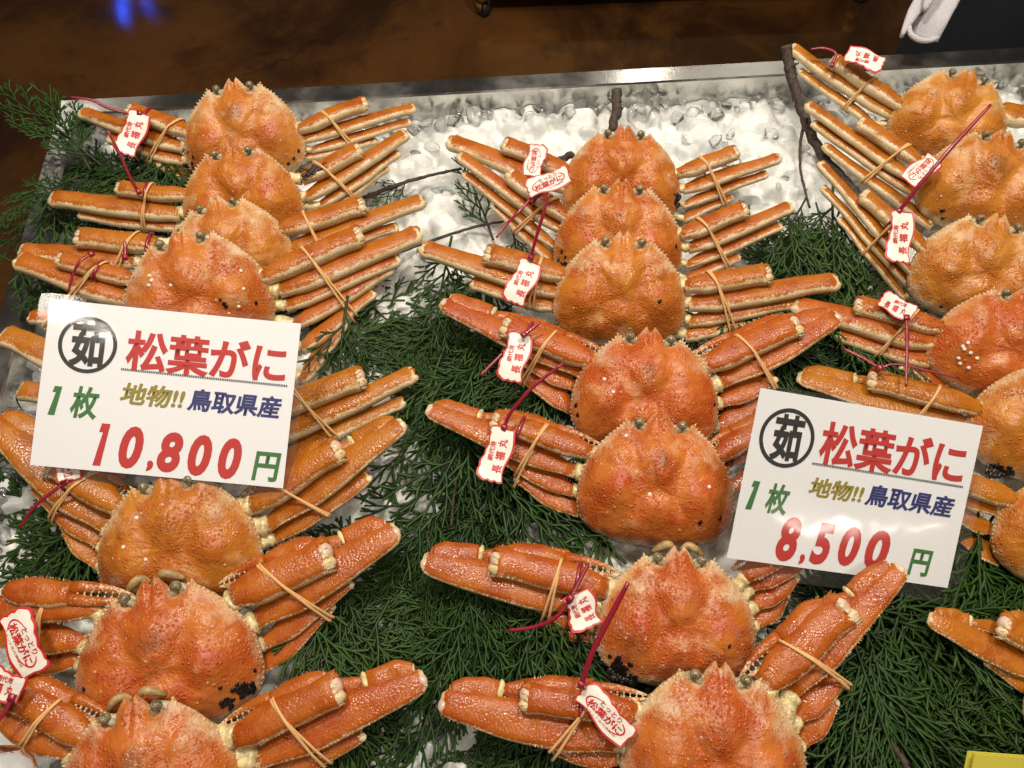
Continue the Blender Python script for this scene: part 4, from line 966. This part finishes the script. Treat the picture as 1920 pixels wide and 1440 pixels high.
def frame(base, tip, roll=0.0, up=Z):
    y = (tip - base).normalized(); x = y.cross(up).normalized(); z = x.cross(y); R = Matrix((x, y, z)).transposed()
    return R @ Matrix.Rotation(roll, 3, 'Y')
def inpoly(x, y, P):
    r = False; j = len(P) - 1
    for i in range(len(P)):
        if (P[i][1] > y) != (P[j][1] > y) and x < (P[j][0] - P[i][0]) * (y - P[i][1]) / (P[j][1] - P[i][1]) + P[i][0]: r = not r
        j = i
    return r
POLY = [([(660, 500), (800, 500), (900, 560), (1010, 620), (1060, 760), (1090, 1000), (1110, 1120), (1110, 1270), (880, 1290), (790, 1280), (700, 1330), (560, 1440), (540, 1400), (640, 1180), (740, 950), (780, 760), (740, 680), (570, 720), (600, 640)], 40),
        ([(1480, 430), (1560, 440), (1640, 560), (1700, 720), (1480, 770), (1350, 800), (1400, 640)], 18), ([(1545, 1120), (1740, 1060), (1920, 1040), (1990, 1440), (1500, 1450), (1530, 1280)], 44),
        ([(90, 300), (340, 300), (340, 460), (90, 440)], 7), ([(70, 520), (220, 560), (180, 600), (90, 570)], 2), ([(90, 960), (220, 1000), (230, 1090), (120, 1080)], 4), ([(1080, 1290), (1180, 1290), (1180, 1440), (960, 1440)], 4)]
random.seed(21); Vs = []; Qs = []; Ts = []; off = 0
for P, cnt in POLY:
    xs = [p[0] for p in P]; ys = [p[1] for p in P]; k = 0
    lay = [0] * int(cnt * 1.4) + [1] * int(cnt * .62)
    while k < len(lay):
        x, y = random.uniform(min(xs), max(xs)), random.uniform(min(ys), max(ys))
        if not inpoly(x, y, P): continue
        v, q, t = random.choice(SPR); top = lay[k]; sc = random.uniform(1.0, 1.45) if top else random.uniform(.9, 1.25)
        a = -PI * .5 + 2.6 * noise.noise(Vector((x / 260, y / 260, 3))) + random.gauss(0, .35) if top else random.uniform(0, 2 * PI)
        p = at(x, y, random.uniform(.022, .036) if top else random.uniform(.005, .016)); d = Vector((math.cos(a), math.sin(a), random.uniform(-.12, .02)))
        R = frame(p, p + d, random.gauss(0, .16)); base = p - R @ Vector((0, .07 * sc, 0))
        vv = v @ (np.array(R.transposed()) * sc) + np.array(base); zm = .006; vv[:, 2] = np.where(vv[:, 2] < zm, zm + (vv[:, 2] - zm) * .22, vv[:, 2])
        Vs.append(vv); Qs.append(q + off); off += len(v); Ts.append(np.clip(t + random.uniform(-.3, .3), 0, 1)); k += 1
me = np_mesh('cypress_bed', np.concatenate(Vs), np.concatenate(Qs), np.concatenate(Ts), 'leaf'); o = bpy.data.objects.new('cypress_bed', me); COL.objects.link(o)
tag(o, 'dense dark green bed of cypress fronds spread over the ice', 'greenery', kind='stuff')
SME = [np_mesh('cypress_frond', *s, 'leaf') for s in SPR]
SPRIGS = [((190, 310), (0, 150), .045, .085, 1, 'cypress sprig pointing up past the far left corner of the rim'), ((170, 320), (85, 165), .045, .075, 4, 'short cypress sprig beside the far left corner crossing the rim'), ((150, 330), (-40, 415), .05, .062, 3, 'broad cypress sprig drooping over the left rim of the tray'),
          ((160, 380), (40, 330), .045, .058, 2, 'cypress sprig lying across the left rim between two others'), ((340, 345), (150, 290), .014, .018, 0, 'dark cypress sprig on the ice under the legs of the far left crab'), ((350, 350), (180, 345), .012, .014, 5, 'cypress sprig on the ice between the first two crabs of the left row'), ((120, 500), (30, 590), .04, .050, 4, 'small faded sprig over the left rim beside the barnacled crab'),
          ((775, 335), (690, 380), .012, .012, 4, 'small frond tuft at the left end of the bare twig on the ice'), ((925, 450), (872, 300), .014, .014, 4, 'lone cypress frond on bare ice left of the second middle crab'), ((960, 430), (985, 520), .014, .012, 2, 'frond beneath the twig left of the third middle crab'),
          ((1512, 370), (1455, 480), .016, .014, 2, 'frond hanging from the thin twig left of the third right crab'), ((1530, 380), (1560, 500), .016, .014, 0, 'frond on the ice under the thin legs of the right row'), ((980, 1300), (900, 1450), .010, .010, 3, 'flat frond spread on pale ice at the bottom centre'), ((850, 1290), (660, 1460), .012, .010, 1, 'frond pointing to the bottom edge left of the nearest middle crab'),
          ((180, 930), (118, 1090), .014, .012, 1, 'dark frond on the ice at the left below the 10,800 sign'), ((60, 880), (15, 915), .014, .012, 2, 'tiny frond at the left edge below the 10,800 sign'), ((1690, 1430), (1590, 1190), .024, .034, 3, 'large bright frond with a brown stem at the bottom right'), ((1720, 1440), (1905, 1270), .024, .036, 1, 'bright frond leaning right above the yellow card'), ((830, 960), (700, 1100), .026, .024, 0, 'bright green frond over the bed left of the middle crabs'), ((800, 1000), (850, 1230), .026, .026, 3, 'long central frond pointing down between left and middle rows')]
random.seed(8)
for (b, t, z0, z1, mi, lab) in SPRIGS:
    B = at(*b, z0); T = at(*t, z1); o = bpy.data.objects.new('cypress_sprig', None); COL.objects.link(o); o.location = B; tag(o, lab, 'sprig', 'loose cypress sprigs')
    f = bpy.data.objects.new('frond', SME[mi]); COL.objects.link(f); f.parent = o; Lm = (.15, .17, .13, .19, .12, .16)[mi]; sc = (T - B).length / Lm
    f.matrix_local = (frame(B, T, random.gauss(0, .15)) @ Matrix.Diagonal((max(.7, min(1.0, sc * 1.1)), sc, 1))).to_4x4()
    mb = MB(); path_tube(mb, [B * 0, (T - B) * .15, (T - B) * .3], .0014, 6, taper=[1, .8, .4]); LOCAL.add(o.name); mb.build('stem', 'bark', o)
# ------------------------------------------------------------------ bare twigs
def twig(pts, r, lab, taper=(1, .6), knots=3):
    random.seed(len(lab)); ps = spline([at(x, y, z) for x, y, z in pts], 8); mb = MB(); n_ = len(ps)
    ps = [p + Vector((random.uniform(-1, 1), random.uniform(-1, 1), random.uniform(-1, 1))) * r * .18 for p in ps]
    path_tube(mb, ps, r, 10, taper=[(taper[0] + (taper[1] - taper[0]) * i / n_) * random.uniform(.9, 1.12) for i in range(n_)])
    for _ in range(knots):
        i = random.randrange(2, n_ - 2); d = Vector((random.uniform(-1, 1), random.uniform(-1, 1), random.uniform(0, .8))); cone(mb, ps[i], d, r * .6, r * 2.6, 0, 6)
    tag(mb.build('twig', 'bark'), lab, 'twig', 'bare twigs on the ice')
twig([(680, 372, .014), (750, 345, .016), (810, 328, .018), (866, 316, .020)], .0026, 'thin dark twig lying on bare ice between the first left and middle crabs')
twig([(690, 492, .016), (790, 458, .016), (880, 428, .018), (950, 414, .020)], .0024, 'dark twig in front of the bare ice, ending under the second middle crab')
twig([(1157, 168, .045), (1156, 205, .036), (1148, 245, .026)], .0066, 'upright brown stub of a branch just behind the farthest middle crab', (1, .9), 2)
twig([(1074, 289, .035), (1050, 300, .026), (1000, 320, .016)], .0046, 'sawn black twig end peeking out left of the farthest middle crab', (1, .9), 0)
twig([(1474, 85, .085), (1486, 150, .060), (1506, 215, .040), (1540, 290, .024), (1590, 345, .016), (1625, 395, .014)], .0068, 'thick brown branch slanting over the far rim beside the right row', (1, .8), 4)
twig([(1508, 222, .036), (1500, 280, .022), (1503, 330, .018), (1518, 390, .016)], .0022, 'thin side twig dropping from the thick brown branch')
twig([(1640, 1335, .034), (1672, 1392, .036), (1708, 1450, .038)], .0030, 'reddish brown stem in the greenery at the bottom right', (.8, 1), 2)
twig([(846, 985, .032), (850, 940, .030), (856, 900, .024)], .0014, 'thin brown stem in the greenery left of the 8,500 crab', (1, .6), 1)
# ================================================================== SMALL THINGS AT THE EDGES
mb = MB(); c0 = at(-18, 1478, .100); r = .036; random.seed(2)
ball(mb, c0, Vector((r, 0, 0)), Vector((0, r * .9, 0)), Vector((0, 0, r * .6)), 40, 24, .8)
mb.v = [tuple(Vector(v) + (Vector(v) - c0).normalized() * (.006 * noise.noise(Vector(v) * 28) + .0015 * noise.noise(Vector(v) * 130))) for v in mb.v]
mb.t = [.25] * len(mb.t); tag(mb.build('ice_lump', 'ice'), 'rounded white lump of packed ice in the near left corner', 'ice')
# yellow folded card
yb = at(1820, 1413, .115); yx = (at(1925, 1421, .115) - yb).normalized(); yy = (CU * -.72 + FW * .25).normalized()
card = empty('yellow_card', yb, 'bright yellow folded card poking into the bottom right corner', 'card', None, True)
for (i, o_, dx) in ((0, Vector((0, 0, 0)), .003), (1, FW * .004, 0)):
    mb = MB(); a = yx * dx + o_; w3 = yx * .16; h3 = yy * .12; t3 = FW * .0008; vs = [a, a + w3, a + w3 + h3, a + h3 + yx * .003]
    mb.add(vs + [v + t3 for v in vs], [(0, 1, 2, 3), (7, 6, 5, 4), (0, 4, 5, 1), (1, 5, 6, 2), (2, 6, 7, 3), (3, 7, 4, 0)]); mb.build('leaf_front' if not i else 'leaf_back', 'yellow', card, smooth=False)
# trolleys on the floor behind
def trolley(px, py, lab, deck, sx):
    W0 = at(px, py, FLOORZ + .024); root = empty('trolley', W0, lab, 'trolley', None, True)
    for (dx, dy) in ((0, 0), (sx, 0), (0, .45), (sx, .45)):
        q = Vector((dx, dy, 0)); mb = MB(); ax = Vector((.75, .66, 0)); f = ax.cross(Z)
        tube(mb, [q - ax * .012, q - ax * .0118, q - ax * .009, q + ax * .009, q + ax * .0118, q + ax * .012], [f] * 6, [Z] * 6, [.012, .020, .024, .024, .020, .012], [.012, .020, .024, .024, .020, .012], 24); wh = mb.build('wheel', 'rubber', root)
        mb = MB(); ball(mb, q, ax * .014, f * .009, Z * .009, 12, 8); mb.build('hub', 'steel', wh)
        mb = MB()
        for s in (-1, 1): tube(mb, [q + ax * s * .016 - Z * .006, q + ax * s * .016 + Z * .036], [f] * 2, [ax] * 2, [.010, .016], [.0015, .0015], 8, .4)
        tube(mb, [q + Z * .034, q + Z * .066], [f] * 2, [ax] * 2, [.024] * 2, [.024] * 2, 8, .5); mb.build('fork', deck, root)
    mb = MB(); q = Vector((sx * .5, .225, 0))
    tube(mb, [q + Z * z for z in (.066, .070, .20, .204)], [Vector((1, 0, 0))] * 4, [Vector((0, 1, 0))] * 4, [sx * .5 + x for x in (.03, .034, .034, .03)], [.225 + x for x in (.015, .02, .02, .015)], 40, .12)
    mb.build('deck', deck, root, smooth=False)
trolley(905, 14, 'low yellowish trolley on black casters at the top edge of the photo', 'crate', 1.12)
# person in a long navy apron behind the tray
pb = at(1905, 60, .06) + Vector((.268, .24, 0)); px_, py_ = pb.x, pb.y
person = empty('person', Vector((px_, py_, FLOORZ)), 'person in a long dark navy apron standing behind the far rim at the right', 'person', None, True)
def skin_body(name, joints, bones, m, parent, lev=2):
    me = bpy.data.meshes.new(name); me.from_pydata([j[0] for j in joints], bones, []); o = bpy.data.objects.new(name, me); COL.objects.link(o); o.parent = parent
    sk = o.modifiers.new('skin', 'SKIN'); me.skin_vertices.new() if not me.skin_vertices else None
    for i, j in enumerate(joints): me.skin_vertices[0].data[i].radius = (j[1], j[2] if len(j) > 2 else j[1])
    me.skin_vertices[0].data[0].use_root = True
    sb = o.modifiers.new('sub', 'SUBSURF'); sb.levels = lev; sb.render_levels = lev; me.materials.append(M[m]); return o
J = [((0, 0, .88), .13, .10), ((0, 0, 1.08), .12, .09), ((0, 0, 1.30), .15, .10), ((0, .0, 1.42), .07, .06), ((0, -.01, 1.50), .052), ((0, -.03, 1.60), .085, .095), ((0, -.03, 1.70), .06, .07),
     ((.17, 0, 1.37), .055), ((.22, .02, 1.12), .042), ((.16, -.16, 1.24), .032), ((.12, -.24, 1.30), .028), ((-.17, 0, 1.37), .055), ((-.23, .02, 1.12), .042), ((-.16, -.16, 1.24), .032), ((-.12, -.24, 1.30), .028),
     ((.09, 0, .80), .085), ((.10, -.01, .46), .060), ((.10, .01, .08), .040), ((.10, -.12, .04), .035, .03), ((-.09, 0, .80), .085), ((-.10, -.01, .46), .060), ((-.10, .01, .08), .040), ((-.10, -.12, .04), .035, .03)]
Bn = [(0, 1), (1, 2), (2, 3), (3, 4), (4, 5), (5, 6), (2, 7), (7, 8), (8, 9), (9, 10), (2, 11), (11, 12), (12, 13), (13, 14), (0, 15), (15, 16), (16, 17), (17, 18), (0, 19), (19, 20), (20, 21), (21, 22)]
skin_body('body', J, Bn, 'skin', person)
mb = MB(); N = 16; hs = [.02, .10, .25, .4, .55, .7, .80, .86, .92, 1.0, 1.1, 1.2, 1.32, 1.42]; wsx = [.30, .295, .285, .27, .255, .24, .225, .215, .205, .19, .18, .195, .22, .13]; wsy = [.18, .18, .178, .175, .17, .165, .16, .155, .15, .14, .13, .135, .14, .10]
tube(mb, [Vector((0, -.01, h)) for h in hs], [Vector((1, 0, 0))] * 14, [Vector((0, 1, 0))] * 14, wsx, wsy, 40, .85)
mb.v = [(v[0] + .010 * math.sin(v[0] * 40 + v[1] * 25) * (1.4 - v[2]), v[1] + .012 * math.sin(v[0] * 34) * (1.3 - v[2]), v[2]) for v in mb.v]; mb.build('apron', 'cloth', person)
mb = MB(); ball(mb, Vector((0, -.01, 1.66)), Vector((.10, 0, 0)), Vector((0, .11, 0)), Vector((0, 0, .10)), 24, 14); mb.build('hair', 'hair', person)
for s in (1, -1):
    mb = MB(); ball(mb, Vector((s * .035, -.122, 1.62)), Vector((.012, 0, 0)), Vector((0, .008, 0)), Vector((0, 0, .008)), 10, 6); mb.build('eye', 'hair', person)
    base = Vector((s * .12, -.24, 1.30)); mb = MB(); inn = Vector((-s * .5, -.75, .2)).normalized(); lat = inn.cross(Z).normalized()
    for q in range(4):
        b0 = base + Z * ((q - 1.5) * .019) + inn * .02; k = (1, 1.08, 1, .82)[q]
        path_tube(mb, [b0, b0 + inn * .045 * k, b0 + inn * .07 * k + lat * s * -.02, b0 + inn * .078 * k + lat * s * -.042], .0088, 8, taper=[1, .95, .85, .65])
    path_tube(mb, [base + Z * .02, base + Z * .045 + inn * .03, base + Z * .05 + inn * .06], .0098, 8, taper=[1, .95, .7], up=lat); mb.build('fingers', 'skin', person)
# white towel hanging at the apron
def strip(mb, pts, wpx, th):
    cs = spline([CAM + ray(x, y) * (d_ / 1.0) for x, y, d_ in pts], 6); n_ = len(cs); S = []; Nn = []; ws = []
    for i in range(n_):
        d = (cs[min(i + 1, n_ - 1)] - cs[max(i - 1, 0)]).normalized(); nn = (CAM - cs[i]).normalized(); s = d.cross(nn).normalized(); nn = s.cross(d); S.append(s); Nn.append(nn)
        t = i / (n_ - 1); k = t * (len(wpx) - 1); a = min(int(k), len(wpx) - 2); ws.append((wpx[a] + (wpx[a + 1] - wpx[a]) * (k - a)) * .5 * depth(cs[i]) / F)
    tube(mb, cs, S, Nn, ws, [th] * n_, 16, .7)
DT = depth(at(1740, 70, .07))
tw = empty('towel', CAM + ray(1750, 20) * DT, 'crumpled white terry towel hanging beside the navy apron at the top right', 'towel'); 
mb = MB(); strip(mb, [(1790, -120, DT + .02), (1772, -30, DT + .01), (1748, 30, DT), (1732, 74, DT + .01)], [80, 72, 62, 50], .006); mb.build('front_flap', 'towel', tw)
mb = MB(); strip(mb, [(1765, -110, DT - .01), (1740, -20, DT - .012), (1712, 25, DT - .008), (1690, 68, DT - .006)], [40, 34, 22, 7], .005); mb.build('side_flap', 'towel', tw)
mb = MB(); strip(mb, [(1770, -70, DT - .025), (1748, -20, DT - .024), (1733, 20, DT - .018)], [30, 28, 9], .005); mb.build('corner', 'towel', tw)
mb = MB(); strip(mb, [(1704, 48, DT - .006), (1708, 64, DT - .007), (1722, 74, DT - .008), (1740, 76, DT - .007), (1754, 72, DT - .004)], [9, 10, 10, 10, 9], .006); mb.build('hem', 'towel', tw)
# blue neon lamps of the shop beyond, seen only as reflections in the floor
def mirror(px, py, dy):
    p = at(px, py, FLOORZ); d = (p - CAM).normalized(); d.z = -d.z; return p + d * (dy / d.y)
for (pts, r, lab) in (([(229, -30), (230, 40)], .028, 'blue neon tube of the shop front across the floor'), ([(275, 6), (279, 16)], .03, 'short blue lamp beside the neon tube across the floor')):
    mb = MB(); path_tube(mb, [mirror(*p, 2.6) for p in pts], r, 10); tag(mb.build('neon_lamp', 'neon'), lab, 'lamp')
